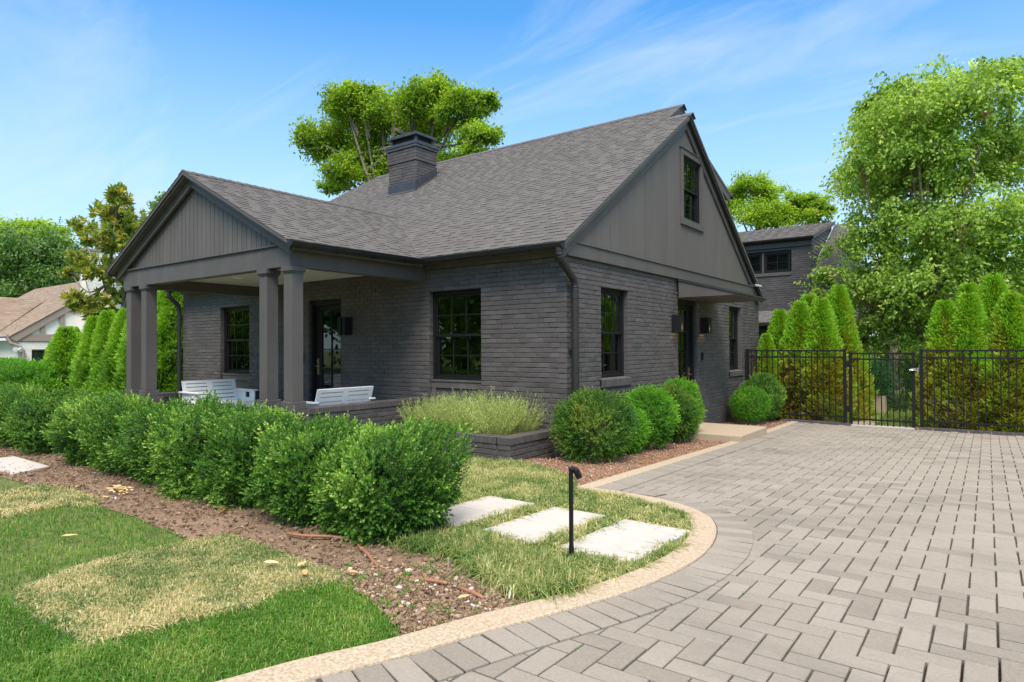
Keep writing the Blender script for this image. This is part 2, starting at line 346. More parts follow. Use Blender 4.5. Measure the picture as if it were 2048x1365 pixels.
for k in range(-90, 120):
    for m_ in range(-60, 60):
        bx, by = k - 2*m_, k + 2*m_
        cand.append(((bx+1)*W_, (by+.5)*W_, 0)); cand.append(((bx+.5)*W_, (by+2)*W_, 1))
cand = np.array(cand); cand[:,0] += 1.0; cand[:,1] += .03
ok = (cand[:,0] > .3) & (cand[:,0] < 9.6) & (cand[:,1] > -7.0) & (cand[:,1] < 7.62)
cand = cand[ok]; ok = inpoly(cand[:,0], cand[:,1], keep)
# nothing behind the camera's left/right view limits is needed far out
mb = MB()
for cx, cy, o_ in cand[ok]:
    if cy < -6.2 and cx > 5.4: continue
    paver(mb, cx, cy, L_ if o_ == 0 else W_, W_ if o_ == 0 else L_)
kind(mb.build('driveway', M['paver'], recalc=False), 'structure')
# soldier course (3 mm proud) with its own joint strip
arcp = offset(kerb_in, kw+.003)
cut = [i for i, p in enumerate(arcp) if not (p[0] < 1.95 and p[1] > -2.6)]
a_ = [arcp[i] for i in cut]; b_ = [solA[i] for i in cut]
mbj = MB()
def sflat(mb, a, b, off):
    n = len(a); mb.add([(x,y,G(y)+off) for x,y in a] + [(x,y,G(y)+off) for x,y in b], [(i,i+1,n+i+1,n+i) for i in range(n-1)])
sflat(mbj, a_, b_, .0365)
s0 = [(x+.004,y) for x,y in sk_out]; s1 = [(x+.244,y) for x,y in sk_out]
sflat(mbj, s0, s1, .0368)
kind(mbj.build('driveway_border_bed', M['joint']), 'structure')
mbs = MB()
mid = offset(kerb_in, kw+.126); mid = [mid[i] for i in cut]
acc = 0; step_ = .124
for i in range(len(mid)-1):
    a = np.array(mid[i]); b = np.array(mid[i+1]); l = np.linalg.norm(b-a); t = math.atan2(b[1]-a[1], b[0]-a[0])
    while acc < l:
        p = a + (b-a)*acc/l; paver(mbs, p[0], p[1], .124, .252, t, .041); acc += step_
    acc -= l
y = -1.75
while y < 7.6:
    x = np.interp(y, [p[1] for p in sk_out], [p[0] for p in sk_out]) + .127
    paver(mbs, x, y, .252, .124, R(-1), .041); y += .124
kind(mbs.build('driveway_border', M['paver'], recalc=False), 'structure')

# beds and lawn
mulch_left = [(-9,-5.12),(-3.67,-5.12),(-2.83,-5.07),(-2.51,-4.95),(-1.88,-4.93),(-1.39,-5.05),(-.86,-5.03),(.06,-5.09),(.2,-5.12),(.25,-4.92),(1.1,-4.93),(1.61,-4.97),(1.94,-5.08),(2.23,-5.18),(2.40,-5.28)] + \
    [p for p in kerb_in if -5.28 < p[1] < -4.45 and p[0] > 2] + [(2.66,-4.45),(2.39,-4.37),(2.05,-4.28),(1.71,-4.15),(1.45,-3.5),(-9,-3.45)]
sheet('mulch_bed', M['mulchbed'], mulch_left, .021)
mulch_right = [(-.25,-.83),(-.02,-.92),(.45,-1.09),(1.0,-1.45),(1.24,-1.78),(1.22,.3),(1.205,3.0),(1.14,5.2),(1.03,7.74),(.02,7.74),(.02,-.4),(-.25,-.4)]
sheet('mulch_bed', M['mulchbed'], mulch_right, .026)
sheet('lawn_soil', M['turf'], [(-9,-9),(.9,-8.9),(1.5,-7.8),(2.0,-6.55),(2.30,-5.6),(2.40,-5.27),(2.0,-4.8),(-9,-4.7)], .015)
sheet('front_garden_soil', M['turf'], [(-9.5,-3.6),(1.5,-3.6),(2.1,-4.4),(2.72,-4.36)] + [p for p in kerb_in if p[1] > -4.36 and p[0] > 1.3 and p[1] > -4.4][0:] + [(1.24,-1.8),(1.0,-1.4),(-.2,-.7),(-2.6,-.7),(-2.6,-2.4),(-9.5,-2.4)], .010)
sheet('rear_lawn_soil', M['turf'], [(2.2,7.95),(9,7.95),(9,20),(2.2,20)], .0)

def blades(name, P2, h, w_, lean, tint, matn, off=.012, curl=.5):
    """bent two-piece grass blades, one mesh: 5 verts per blade as quad + tri -> done as two quadmeshes merged"""
    n = len(P2); x, y = P2[:,0], P2[:,1]; z = Gv(y)+off
    a = rng.uniform(0, 2*np.pi, n); d = np.stack([np.cos(a), np.sin(a), np.zeros(n)], 1); sd = np.stack([-np.sin(a), np.cos(a), np.zeros(n)], 1)
    h = np.broadcast_to(h, n)*rng.uniform(.6,1.25,n); ln = np.minimum(np.abs(rng.normal(0,1,n)),1.7)*lean*h
    P = np.stack([x,y,z],1); ww = (w_*rng.uniform(.7,1.3,n))[:,None]
    m1 = P + d*(ln*.35)[:,None] + np.array([0,0,1])*(h*.6)[:,None]
    m2_ = P + d*ln[:,None] + np.array([0,0,1])*(h*np.clip(1-curl*ln/np.maximum(h,1e-6),.15,1))[:,None]
    q1 = np.stack([P-sd*ww*.5, P+sd*ww*.5, m1+sd*ww*.42, m1-sd*ww*.42],1)
    q2 = np.stack([m1-sd*ww*.42, m1+sd*ww*.42, m2_+sd*ww*.06, m2_-sd*ww*.06],1)
    V = np.concatenate([q1,q2]); T = np.concatenate([tint, np.clip(tint+.12,0,1)])
    return link(name, quadmesh(name, V, T, M[matn]))
# lawn bands: fine green turf and bleached coarse strips
green_a = [(-9,-5.15),(-3.6,-5.12),(-2.83,-5.05),(-2.72,-5.4),(-2.9,-9),(-9,-9)]
green_b = [(-1.53,-5.7),(-1.66,-5.32),(-1.39,-5.05),(-.86,-5.03),(.06,-5.08),(.2,-5.15),(.16,-5.5),(.28,-5.9),(.42,-6.3),(.5,-9),(-1.4,-9)]
pale_a = [(-2.72,-5.4),(-2.83,-5.05),(-2.51,-4.93),(-1.88,-4.91),(-1.41,-5.02),(-1.66,-5.32),(-1.53,-5.7),(-1.4,-9),(-2.9,-9)]
pale_b = [(.42,-6.16),(.28,-5.85),(.16,-5.49),(.22,-5.12),(.25,-4.9),(.70,-4.90),(1.10,-4.91),(1.45,-4.92),(1.60,-4.98),(1.47,-5.28),(1.52,-5.52),(1.48,-5.67),(1.43,-5.9),(1.42,-6.14)]
green_c = [(.42,-6.19),(1.42,-6.17),(1.45,-5.88),(1.50,-5.67),(1.54,-5.52),(1.49,-5.28),(1.62,-4.98),(1.94,-5.09),(2.20,-5.19),(2.36,-5.30)] + [p for p in kerb_in[::-1] if p[1] < -5.3] + [(.5,-9)]
def lawn(name, poly, dens, seed):
    q = scatter(poly, dens); q = q[(q[:,1] > -7.6)]
    v = vnoise(q[:,0], q[:,1], 3.2, seed)*.6 + vnoise(q[:,0], q[:,1], 11, seed+1)*.4
    t = np.clip(rng.normal(.34,.16,len(q)) + (v-.5)*.75, 0, 1)
    dry = rng.random(len(q)) < .10 + .22*np.clip((v-.5)*3,0,1); t[dry] = rng.uniform(.8,1,dry.sum())
    return kind(blades(name, q, (.036+.016*v)*1.0, .0040, .7, t, 'grass'), 'stuff')
lawn('lawn_grass', green_a, 14000, 3); lawn('lawn_grass', green_b, 22000, 5); lawn('lawn_grass', green_c, 60000, 9)
def coarse(name, poly, n, seed, matn='liriope', h=.085, mean=.55, lean=1.1, tuft=14, holes=()):
    c = scatter(poly, n); 
    for hpoly in holes: c = c[~inpoly(c[:,0], c[:,1], hpoly)]
    q = np.repeat(c, tuft, 0) + rng.normal(0,.016,(len(c)*tuft,2))
    v = vnoise(q[:,0], q[:,1], 2.6, seed); tt = np.repeat(rng.normal(0,.27,len(c)), tuft)
    v2 = vnoise(q[:,0], q[:,1], 6.5, seed+7); t = np.clip(mean + (v-.5)*.35 + (v2-.5)*.7 + tt + rng.normal(0,.2,len(q)), 0, 1)
    return kind(blades(name, q, h*(.8+.4*v), (.0068 if 'dry' in matn else .006), lean, t, matn, curl=.55), 'stuff')
coarse('bleached_grass', pale_a, 3000, 21, 'liriope_dry', .046, .44, 1.3); coarse('bleached_grass', pale_b, 6500, 22, 'liriope_dry', .046, .42, 1.3)
slabs = [(.86,1.36,-3.75,-2.73),(1.555,2.05,-3.76,-2.73),(2.215,2.755,-3.73,-2.745)]
holes = [[(a,c),(b,c),(b,d),(a,d)] for a,b,c,d in slabs]
mondo = [(1.3,-4.05),(1.75,-4.2),(2.05,-4.31),(2.39,-4.40),(2.70,-4.42)] + [p for p in kerb_in if p[1] > -4.3] + [(1.22,-1.85),(1.0,-1.47),(.45,-1.10),(-.05,-.94),(-.24,-1.03),(-2.4,-1.03),(-2.4,-3.3)]
coarse('variegated_border_grass', mondo, 8200, 31, 'liriope', .078, .45, 1.5, 13, holes)
coarse('variegated_border_grass', [(1.25,-4.35),(1.75,-4.32),(2.2,-4.50),(2.66,-4.62),(2.76,-4.28),(2.4,-4.0),(1.5,-3.85)], 700, 33, 'liriope', .12, .3, 1.0, 14, holes)
q = scatter([(2.3,8.4),(8,8.4),(8,16),(2.3,16)], 8000); kind(blades('rear_lawn_grass', q, .10, .018, .5, np.clip(.3+vnoise(q[:,0],q[:,1],.6,4)*.7,0,1), 'grass', .0), 'stuff')

# bark chips
def chips(name, poly, n, matn, smin, smax, off=.03, holes=()):
    c = scatter(poly, n)
    k = len(c); s = rng.uniform(smin, smax, k)*rng.choice([.6,1,1,1.5],k); a = rng.uniform(0,2*np.pi,k)
    ax = np.stack([np.cos(a), np.sin(a), rng.normal(0,.28,k)],1); ax = nrm(ax); nn = nrm(np.stack([rng.normal(0,.4,k), rng.normal(0,.4,k), np.ones(k)],1))
    B = nrm(np.cross(nn, ax)); N2 = np.cross(ax, B)
    P = np.stack([c[:,0], c[:,1], Gv(c[:,1]) + off + rng.uniform(0,.012,k)],1)
    hl = (s*.5)[:,None]; hw = (s*rng.uniform(.22,.5,k))[:,None]; th = (s*.14+.002)[:,None]
    j = lambda: rng.uniform(.6,1.15,(k,1))
    top = np.stack([P-ax*hl*j()-B*hw*j()+N2*th, P+ax*hl*j()-B*hw*j()+N2*th, P+ax*hl*j()+B*hw*j()+N2*th, P-ax*hl*j()+B*hw*j()+N2*th],1)
    bot = top - (N2*th*2)[:,None,:]
    Q = [top] + [np.stack([top[:,i], bot[:,i], bot[:,(i+1)%4], top[:,(i+1)%4]],1) for i in range(4)]
    t = np.clip(rng.normal(.42,.26,k),0,1); V = np.concatenate(Q); T = np.tile(t,5)
    return kind(link(name, quadmesh(name, V, T, M[matn])), 'stuff')
chips('bark_chips', [(x,y) for x,y in mulch_left], 9500, 'chip', .007, .022)
chips('bark_chips', [(1.2,-4.95),(1.94,-5.08),(2.40,-5.28),(2.66,-4.47),(2.0,-4.3)], 6500, 'chip', .007, .020, .026)
chips('bark_chips', [(x,y) for x,y in mulch_right], 6000, 'chip_red', .008, .022, .028)
M['chip_pale'] = mat('weathered_chip', (.30,.23,.17), (.62,.54,.45), vt=1.1, vn=.5, ns=60, rough=.85)
chips('weathered_chips', [(x,y) for x,y in mulch_left], 140, 'chip_pale', .008, .022, .034); chips('weathered_chips', [(1.2,-4.95),(1.94,-5.08),(2.40,-5.28),(2.66,-4.47),(2.0,-4.3)], 80, 'chip_pale', .008, .024, .032); chips('weathered_chips', [(x,y) for x,y in mulch_right], 700, 'chip_pale', .006, .016, .032)
# weeds and moss in the paving joints, seedlings in the mulch
wd = []
for c_ in cand[ok][rng.choice(int(ok.sum()), 70, replace=False)]: wd.append(np.array([c_[0]+W_*(1 if c_[2] == 0 else .5), c_[1]]) + rng.normal(0,[.003,.03],(int(rng.integers(4,14)),2)))
wd = np.concatenate(wd); kind(blades('joint_weeds', wd, .018, .004, .8, rng.uniform(.2,.7,len(wd)), 'grass', .02), 'stuff')
wd = np.repeat(scatter([(1.3,-4.9),(1.94,-5.08),(2.40,-5.28),(2.66,-4.47),(2.0,-4.3)], 70), 9, 0); wd = wd+rng.normal(0,.018,wd.shape); kind(blades('mulch_seedlings', wd, .030, .006, .9, rng.uniform(.1,.6,len(wd)), 'grass', .03), 'stuff')
kind(strip('lawn_edging', M['timber'], [(.45,-6.20),(.95,-6.185),(1.42,-6.15)], [(.45,-6.215),(.95,-6.20),(1.42,-6.165)], -.02, .028), 'structure')
# scattered dry leaves
def dry_leaf(x, y, s, rot, label):
    n = 7; mb = MB(); L1 = [(-1,0),(-.5,.35),(.1,.42),(.8,.18),(1.1,0),(.7,-.25),(0,-.4),(-.6,-.28)]
    vs = [(u*s*math.cos(rot)-v*s*math.sin(rot), u*s*math.sin(rot)+v*s*math.cos(rot), .012+abs(v)*s*.6+abs(u)*s*.15) for u,v in L1]
    vs += [(a,b,c+.002) for a,b,c in vs]; k = len(L1)
    mb.add(vs, [tuple(range(k))[::-1], tuple(range(k,2*k))] + [(i,(i+1)%k,k+(i+1)%k,k+i) for i in range(k)], rnd.random())
    tag(mb.build('dry_leaf', M['dry'], loc=(x,y,G(y)+.05)), label, 'leaf', 'dry leaves fallen on the grass and mulch')
for x,y,s,r_,lab in ((1.12,-5.12,.05,.4,'curled tan leaf in the middle of the bleached grass strip'),(1.28,-5.02,.042,1.9,'pale dry leaf on the bleached grass near the mulch edge'),(1.42,-5.10,.045,2.6,'twisted dry leaf at the tip of the bleached grass strip'),(-.42,-5.62,.05,.9,'lone tan leaf on the green lawn square'),(1.62,-4.93,.04,.2,'dry leaf where bleached grass meets bark mulch'),(2.36,-4.83,.035,1.2,'small dry leaf on the mulch close to the kerb')):
    dry_leaf(x,y,s,r_,lab)
m_ = MB()
for i in range(60):
    a = rnd.uniform(0,6.28); r_ = abs(rnd.gauss(0,.10)); x, y = -1.86+r_*math.cos(a), -4.72+r_*math.sin(a)*.6; s = rnd.uniform(.015,.04); b = rnd.uniform(0,6.28)
    z = G(y)+.04+rnd.uniform(0,.03); m_.prism([(x+s*math.cos(b+c),y+s*.5*math.sin(b+c),z+rnd.uniform(0,.01)) for c in (0,1.6,3.1,4.7)], (0,0,.003), rnd.random())
kind(m_.build('dead_leaf_litter', M['dry']), 'stuff')

# stepping stones
names = ['pale concrete stepping slab half hidden by the end of the hedge','pale concrete stepping slab between the two others beside the path light','pale concrete stepping slab nearest the kerb, touching the path light']
for (a,b,c,d), lab in zip(slabs, names):
    m_ = MB(); zc = G((c+d)/2)
    
    for c_, d_ in ((c,zc_:=(c+d)/2-.003),((c+d)/2+.003,d)): m_.hexa([(a,c_,G(c_)-.04),(b,c_,G(c_)-.04),(b,d_,G(d_)-.04),(a,d_,G(d_)-.04)], [(a,c_,G(c_)+.050),(b,c_,G(c_)+.050),(b,d_,G(d_)+.050),(a,d_,G(d_)+.050)])
    tag(m_.build('stepping_slab', M['slab'], bevel=.008), lab, 'paving slab', 'stepping slabs in the border grass')
m_ = MB(); m_.hexa([(-5.0,-5.02,.17),(-3.66,-5.02,.17),(-3.86,-4.62,.17),(-5.0,-4.62,.17)], [(-5.0,-5.02,.262),(-3.66,-5.02,.262),(-3.86,-4.62,.262),(-5.0,-4.62,.262)])
tag(m_.build('path_slab', M['slab'], bevel=.008), 'pale flagstone at the far end of the bark mulch by the hedge gap', 'paving slab')

# irrigation hose, drain cap, path light
hp = [(.55,-4.62),(.72,-4.60),(.90,-4.47),(1.06,-4.44),(1.17,-4.50),(1.27,-4.56),(1.40,-4.62),(1.55,-4.685),(1.80,-4.72),(1.97,-4.71),(2.13,-4.70)]
hp = smooth_curve(hp, 4); m_ = MB()
m_.tube([(x,y,G(y)+.040+.012*math.sin(i*.35)) for i,(x,y) in enumerate(hp)], .0105, 8)
hp2 = [(2.20,-4.695),(2.28,-4.70),(2.36,-4.715),(2.41,-4.73)]; m_.tube([(x,y,G(y)+.043) for x,y in hp2], .0105, 8)
m_.tube([(2.315,-4.703,G(-4.7)+.043),(2.33,-4.707,G(-4.7)+.043)], .017, 8)
m_.tube([(1.255,-4.553,G(-4.5)+.05),(1.27,-4.56,G(-4.5)+.05)], .016, 8)
tag(m_.build('hose', M['terracotta'], smooth=True), 'brown irrigation hose snaking over the bark mulch', 'hose')
hp = smooth_curve([(-.62,-4.52),(-.5,-4.50),(-.42,-4.54),(-.36,-4.62)], 5); m_ = MB(); m_.tube([(x,y,G(y)+.045) for x,y in hp], .0105, 8)
tag(m_.build('hose', M['terracotta'], smooth=True), 'short loop of brown hose under the middle of the hedge', 'hose')
m_ = MB(); m_.tube([(2.55,-4.45,G(-4.45)+.0),(2.55,-4.45,G(-4.45)+.075),(2.55,-4.45,G(-4.45)+.08)], [.034,.034,.026], 20)
tag(m_.build('drain_cap', M['black'], smooth=False), 'black round drain cap poking out of mulch beside the kerb', 'drain cap')
pl = thing('path_light', 'slim black path light on a square post beside the stepping slabs', 'path light', (2.385,-3.82,G(-3.82)+.03))
m_ = MB(); m_.box(-.011,.011,-.011,.011,.03,.565); m_.build('post', M['black'], pl, bevel=.002)
m_ = MB(); m_.tube([(0,0,.0),(0,0,.022),(0,0,.03)], [.032,.032,.016], 16); m_.tube([(0,0,.03),(0,0,.075)], .017, 12); m_.build('base', M['black'], pl)
m_ = MB(); m_.tube([(-.014,0,.560),(.020,.010,.562),(.034,.016,.548)], [.017,.017,.017], 12)
for i in range(4): m_.tube([(.030+.005*i,.014+.002*i,.552-.010*i),(.032+.005*i,.015+.002*i,.548-.010*i)], .0225, 12)
m_.tube([(.026,.012,.556),(.050,.022,.505)], [.019,.019], 12); m_.build('lamp_head', M['black'], pl)
m_ = MB(); m_.tube([(1.93,-4.47,G(-4.47)),(1.935,-4.475,G(-4.47)+.10)], .007, 6); tag(m_.build('marker_stake', M['boxp']), 'short grey stake at the edge of the border grass', 'stake')
m_ = MB(); m_.tube([(2.44,-4.56,G(-4.56)+.04),(2.46,-4.57,G(-4.5)+.075),(2.49,-4.60,G(-4.5)+.08),(2.52,-4.66,G(-4.6)+.05)], .0045, 6); tag(m_.build('wire_loop', M['paleb']), 'cream cable loop sticking up from mulch by the kerb', 'cable')

# ------------------------------------------------------------------ brickwork
FR = lambda u,n,v: (u, -n, v)               # front wall (faces the street), u = x
RT = lambda u,n,v: (n, u, v)                # gable end wall (faces the drive), u = y
CO = .0682; BL = .205
def brickwork(mb, mm, m, u0, u1, z0, z1, holes=(), dep=.11, q0=None, q1=None, seed=1, row=CO, bl=BL):
    """mb bricks, mm mortar; m maps (u, n, v); holes (ua, ub, va, vb); q0/q1: quoin parity at the ends"""
    rr = random.Random(seed); n = int(round((z1-z0)/row)); g = .0043
    sn = lambda v: z0 + round((v-z0)/row)*row
    H = [(a, b, sn(c), sn(d)) for a,b,c,d in holes]
    for k in range(n):
        c0, c1 = z0+k*row, z0+(k+1)*row; cm = (c0+c1)/2
        spans = [(u0 + (dep if q0 is not None and (k+q0) % 2 else 0), u1 - (dep if q1 is not None and (k+q1) % 2 else 0))]
        for a,b,c,d in H:
            if c < cm < d:
                ns = []
                for s,e in spans:
                    if e <= a or s >= b: ns.append((s,e)); continue
                    if s < a: ns.append((s,a))
                    if e > b: ns.append((b,e))
                spans = ns
        off = (k % 2)*bl/2 + rr.uniform(-.012,.012)
        for s,e in spans:
            i = math.floor((s-u0-off)/bl)
            while True:
                a = max(s, u0+off+i*bl); b = min(e, u0+off+(i+1)*bl); i += 1
                if a >= e-1e-6: break
                if b-a < .02: continue
                d = rr.gauss(0,.0018); ga = g*(a > s+1e-6); gb = g*(b < e-1e-6); ch = .0050
                a += ga; b -= gb; zj = rr.gauss(0,.0009); v0, v1 = c0+g+zj, c1-g+zj+rr.gauss(0,.0006)
                tl = rr.gauss(0,.0009)
                f = [(a,v0),(b,v0),(b,v1),(a,v1)]; fi = [(a+ch,v0+ch),(b-ch,v0+ch),(b-ch,v1-ch),(a+ch,v1-ch)]
                vs = [m(u,-dep,v) for u,v in f] + [m(u,d-ch,v) for u,v in f] + [m(u,d+tl*(1 if q < 2 else -1),v) for q,(u,v) in enumerate(fi)]
                fs = [(8,9,10,11)] + [(4+q,4+(q+1) % 4,8+(q+1) % 4,8+q) for q in range(4)] + [(q,(q+1) % 4,4+(q+1) % 4,4+q) for q in range(4)]
                mb.add(vs, fs, min(1,max(0,rr.gauss(.5,.2))))
    us = sorted({u0,u1} | {h for a in H for h in a[:2]}); zs = sorted({z0, z0+n*row} | {h for a in H for h in a[2:]})
    md = -.0082
    for i in range(len(us)-1):
        for j in range(len(zs)-1):
            uc, zc = (us[i]+us[i+1])/2, (zs[j]+zs[j+1])/2
            if any(a < uc < b and c < zc < d for a,b,c,d in H): continue
            mm.add([m(us[i],md,zs[j]),m(us[i+1],md,zs[j]),m(us[i+1],md,zs[j+1]),m(us[i],md,zs[j+1])], [(0,1,2,3)])
            mm.add([m(us[i],-dep,zs[j]),m(us[i+1],-dep,zs[j]),m(us[i+1],-dep,zs[j+1]),m(us[i],-dep,zs[j+1])], [(0,1,2,3)])
    for a,b,c,d in H:
        for u in (a-.004, b+.004): mm.add([m(u,-.008,c),m(u,-dep,c),m(u,-dep,d),m(u,-.008,d)], [(0,1,2,3)])
        for v in (c-.004, d+.004): mm.add([m(a,-.008,v),m(b,-.008,v),m(b,-dep,v),m(a,-dep,v)], [(0,1,2,3)])
def brickpart(name, parent, *walls):
    mb, mm = MB(), MB()
    for wl in walls: brickwork(mb, mm, *wl[0], **wl[1])
    o = mb.build(name, M['brick'], parent, recalc=False)
    mm.build('mortar', M['brick_dark'], o, recalc=False); return o

def window(parent, m, u0, u1, v0, v1, cols=3, d=.085, label=None, sashes=2, rows=2, casing=True):
    f = MB(); t = .045
    f.mbox(m,u0,u0+t,-d-.09,-d,v0,v1); f.mbox(m,u1-t,u1,-d-.09,-d,v0,v1); f.mbox(m,u0+t,u1-t,-d-.09,-d,v1-t,v1)
    f.mbox(m,u0+t,u1-t,-d-.09,-d+.012,v0,v0+t*.8)
    o = f.build('window', M['frame'], parent, bevel=.003)
    if label: o['label'] = label
    vm = (v0+v1)/2; a, b = u0+t+.001, u1-t-.001
    parts = ((vm-.018, v1-t-.001, -d-.048, -d-.014, 'upper_sash'), (v0+t*.8+.001, vm+.018, -d-.086, -d-.051, 'lower_sash')) if sashes == 2 else ((v0+t*.8+.001, v1-t-.001, -d-.06, -d-.02, 'sash'),)
    for c, e, n0, n1, nm in parts:
        s = MB(); w_ = .036; mu = .010
        s.mbox(m,a,a+w_,n0,n1,c,e); s.mbox(m,b-w_,b,n0,n1,c,e); s.mbox(m,a+w_,b-w_,n0,n1,c,c+w_*1.1); s.mbox(m,a+w_,b-w_,n0,n1,e-w_,e)
        ia, ib, ic_, id_ = a+w_, b-w_, c+w_*1.1, e-w_
        for k in range(1, cols):
            u = ia+(ib-ia)*k/cols; s.mbox(m,u-mu,u+mu,n0+.006,n1-.004,ic_,id_)
        for k in range(1, rows):
            v = ic_+(id_-ic_)*k/rows; s.mbox(m,ia,ib,n0+.007,n1-.005,v-mu,v+mu)
        s.build(nm, M['frame'], o, bevel=.002)
        p = MB(); nm_ = (n0+n1)/2; p.mbox(m, ia-.004, ib+.004, nm_-.003, nm_+.003, ic_-.004, id_+.004); p.build('pane', M['glass'], o)
    if casing:
        k = MB(); n0, n1 = -d-.15, -d-.096
        k.mbox(m,u0+.05,u0+.115,n0,n1,v0,v1-.04); k.mbox(m,u1-.115,u1-.05,n0,n1,v0,v1-.04); k.mbox(m,u0+.115,u1-.115,n0,n1,v1-.115,v1-.04)
        k.build('casing', M['casing'], o)
    return o

# ------------------------------------------------------------------ main house
house = thing('brick_house', 'charcoal painted brick cottage with gabled porch, grey shingle roof and chimney', 'house')
Z0 = -.30; ZT = Z0 + 45*CO                   # 2.769
sn = lambda v: Z0 + round((v-Z0)/CO)*CO
W1 = (-2.506,-1.462, sn(.40), sn(2.44)); W2 = (-8.62,-7.52, sn(.40), sn(2.41)); DF = (-5.565,-4.637, sn(.22), sn(2.41))
WA = (.973,1.862, sn(1.03), sn(2.44)); WB = (6.74,7.60, sn(1.0), sn(2.41)); DR = (3.867,4.80, sn(.05), sn(2.41))
brickpart('front_wall', house, ((FR,-10.2,0,Z0,ZT),dict(holes=(W1,W2,DF),q1=0,seed=3)))
brickpart('gable_end_wall', house, ((RT,0,9.0,Z0,ZT),dict(holes=(WA,WB,DR),q0=1,seed=5)))
m_ = MB(); m_.box(-10.2,-10.1,.11,9.0,Z0,ZT); m_.box(-10.1,-.11,8.9,9.0,Z0,ZT); m_.build('rear_wall', M['brick'], house)
# hollow plastered interior
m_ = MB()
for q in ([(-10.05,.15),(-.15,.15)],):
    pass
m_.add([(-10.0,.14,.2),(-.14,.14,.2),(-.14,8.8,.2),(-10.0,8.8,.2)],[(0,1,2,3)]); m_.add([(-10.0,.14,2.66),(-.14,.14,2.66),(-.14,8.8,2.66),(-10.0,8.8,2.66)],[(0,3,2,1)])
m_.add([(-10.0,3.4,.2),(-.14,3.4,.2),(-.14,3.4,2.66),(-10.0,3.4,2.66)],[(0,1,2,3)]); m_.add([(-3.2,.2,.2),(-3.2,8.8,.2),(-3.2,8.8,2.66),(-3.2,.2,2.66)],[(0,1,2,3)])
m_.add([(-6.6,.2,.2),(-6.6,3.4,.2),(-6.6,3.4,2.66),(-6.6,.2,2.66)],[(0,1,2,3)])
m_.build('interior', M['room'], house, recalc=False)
# windows: recessed wood panel under the two front windows, rowlock sills at the side
for (a,b,c,d), wz in ((W1,1.06),(W2,1.03)):
    window(house, FR, a+.002, b-.002, wz, d-.003, 3)
    s = MB(); s.mbox(FR,a+.003,b-.003,-.14,-.045,wz-.13,wz-.004); s.mbox(FR,a+.003,b-.003,-.085,-.030,wz-.03,wz-.001)
    s.mbox(FR,a+.003,a+.09,-.14,-.048,c+.003,wz-.13); s.mbox(FR,b-.09,b-.003,-.14,-.048,c+.003,wz-.13); s.mbox(FR,a+.09,b-.09,-.14,-.075,c+.003,wz-.13)
    s.build('window_apron', M['trim'], house, bevel=.004)
for a,b,c,d in (WA,WB):
    window(house, RT, a+.002, b-.002, c+.04, d-.003, 3)
    s = MB(); k = 0; u = a-.04
    while u < b+.03:
        s.hexa([RT(u+.004,-.10,c-.09),RT(u+.066,-.10,c-.09),RT(u+.066,.028,c-.10),RT(u+.004,.028,c-.10)],[RT(u+.004,-.10,c+.035),RT(u+.066,-.10,c+.035),RT(u+.066,.030,c+.012),RT(u+.004,.030,c+.012)], rnd.gauss(.6,.2)); u += .0685
    s.mbox(RT,a-.036,b+.03,-.09,.022,c-.088,c+.006)
    s.build('window_sill', M['brick'], house, bevel=.003)
# doors
def door(name, m, u0, u1, v0, v1, d, glass, hand, rows):
    f = MB(); f.mbox(m,u0+.002,u0+.06,-d-.1,-.06,v0,v1-.003); f.mbox(m,u1-.06,u1-.002,-d-.1,-.06,v0,v1-.003); f.mbox(m,u0+.06,u1-.06,-d-.1,-.06,v1-.09,v1-.003)
    f.mbox(m,u0+.06,u1-.06,-d-.1,-.02,v0,v0+.03)
    fo = f.build(name, M['frame'], house, bevel=.003)
    s = MB(); a,b,c,e = u0+.063,u1-.063,v0+.033,v1-.093; ga,gb = glass; n0,n1 = -d-.075,-d-.03
    s.mbox(m,a,ga,n0,n1,c,e); s.mbox(m,gb,b,n0,n1,c,e); s.mbox(m,ga,gb,n0,n1,c,c+.20); s.mbox(m,ga,gb,n0,n1,e-.10,e)
    for k in range(1,rows):
        v = c+.20+(e-.10-c-.20)*k/rows; s.mbox(m,ga,gb,n0+.005,n1-.004,v-.010,v+.010)
    um = (ga+gb)/2; s.mbox(m,um-.010,um+.010,n0+.006,n1-.005,c+.20,e-.10)
    s.build('door_leaf', M['frame'], fo, bevel=.002)
    g = MB(); nm_ = (n0+n1)/2; g.mbox(m,ga-.003,gb+.003,nm_-.003,nm_+.003,c+.197,e-.097); g.build('pane', M['glass'], fo)
    h = MB(); hv = v0+.98; h.mbox(m,hand-.02,hand+.02,n1,n1+.012,hv-.16,hv+.14); h.tube([m(hand,n1+.012,hv),m(hand,n1+.055,hv),m(hand+.10*(1 if um > hand else -1),n1+.06,hv)], .010, 8); h.tube([m(hand,n1+.01,hv+.09),m(hand,n1+.03,hv+.09)], .016, 10)
    h.build('door_handle', M['brass'], fo)
    return fo
door('door', FR, *DF[:2], sn(.22), DF[3], .09, (-5.33,-4.80), -5.43, 5)['label'] = 'front door with a column of small panes under the porch'
door('door', RT, *DR[:2], sn(.05), DR[3], .09, (4.06,4.58), 4.66, 5)['label'] = 'side door under the flat canopy'
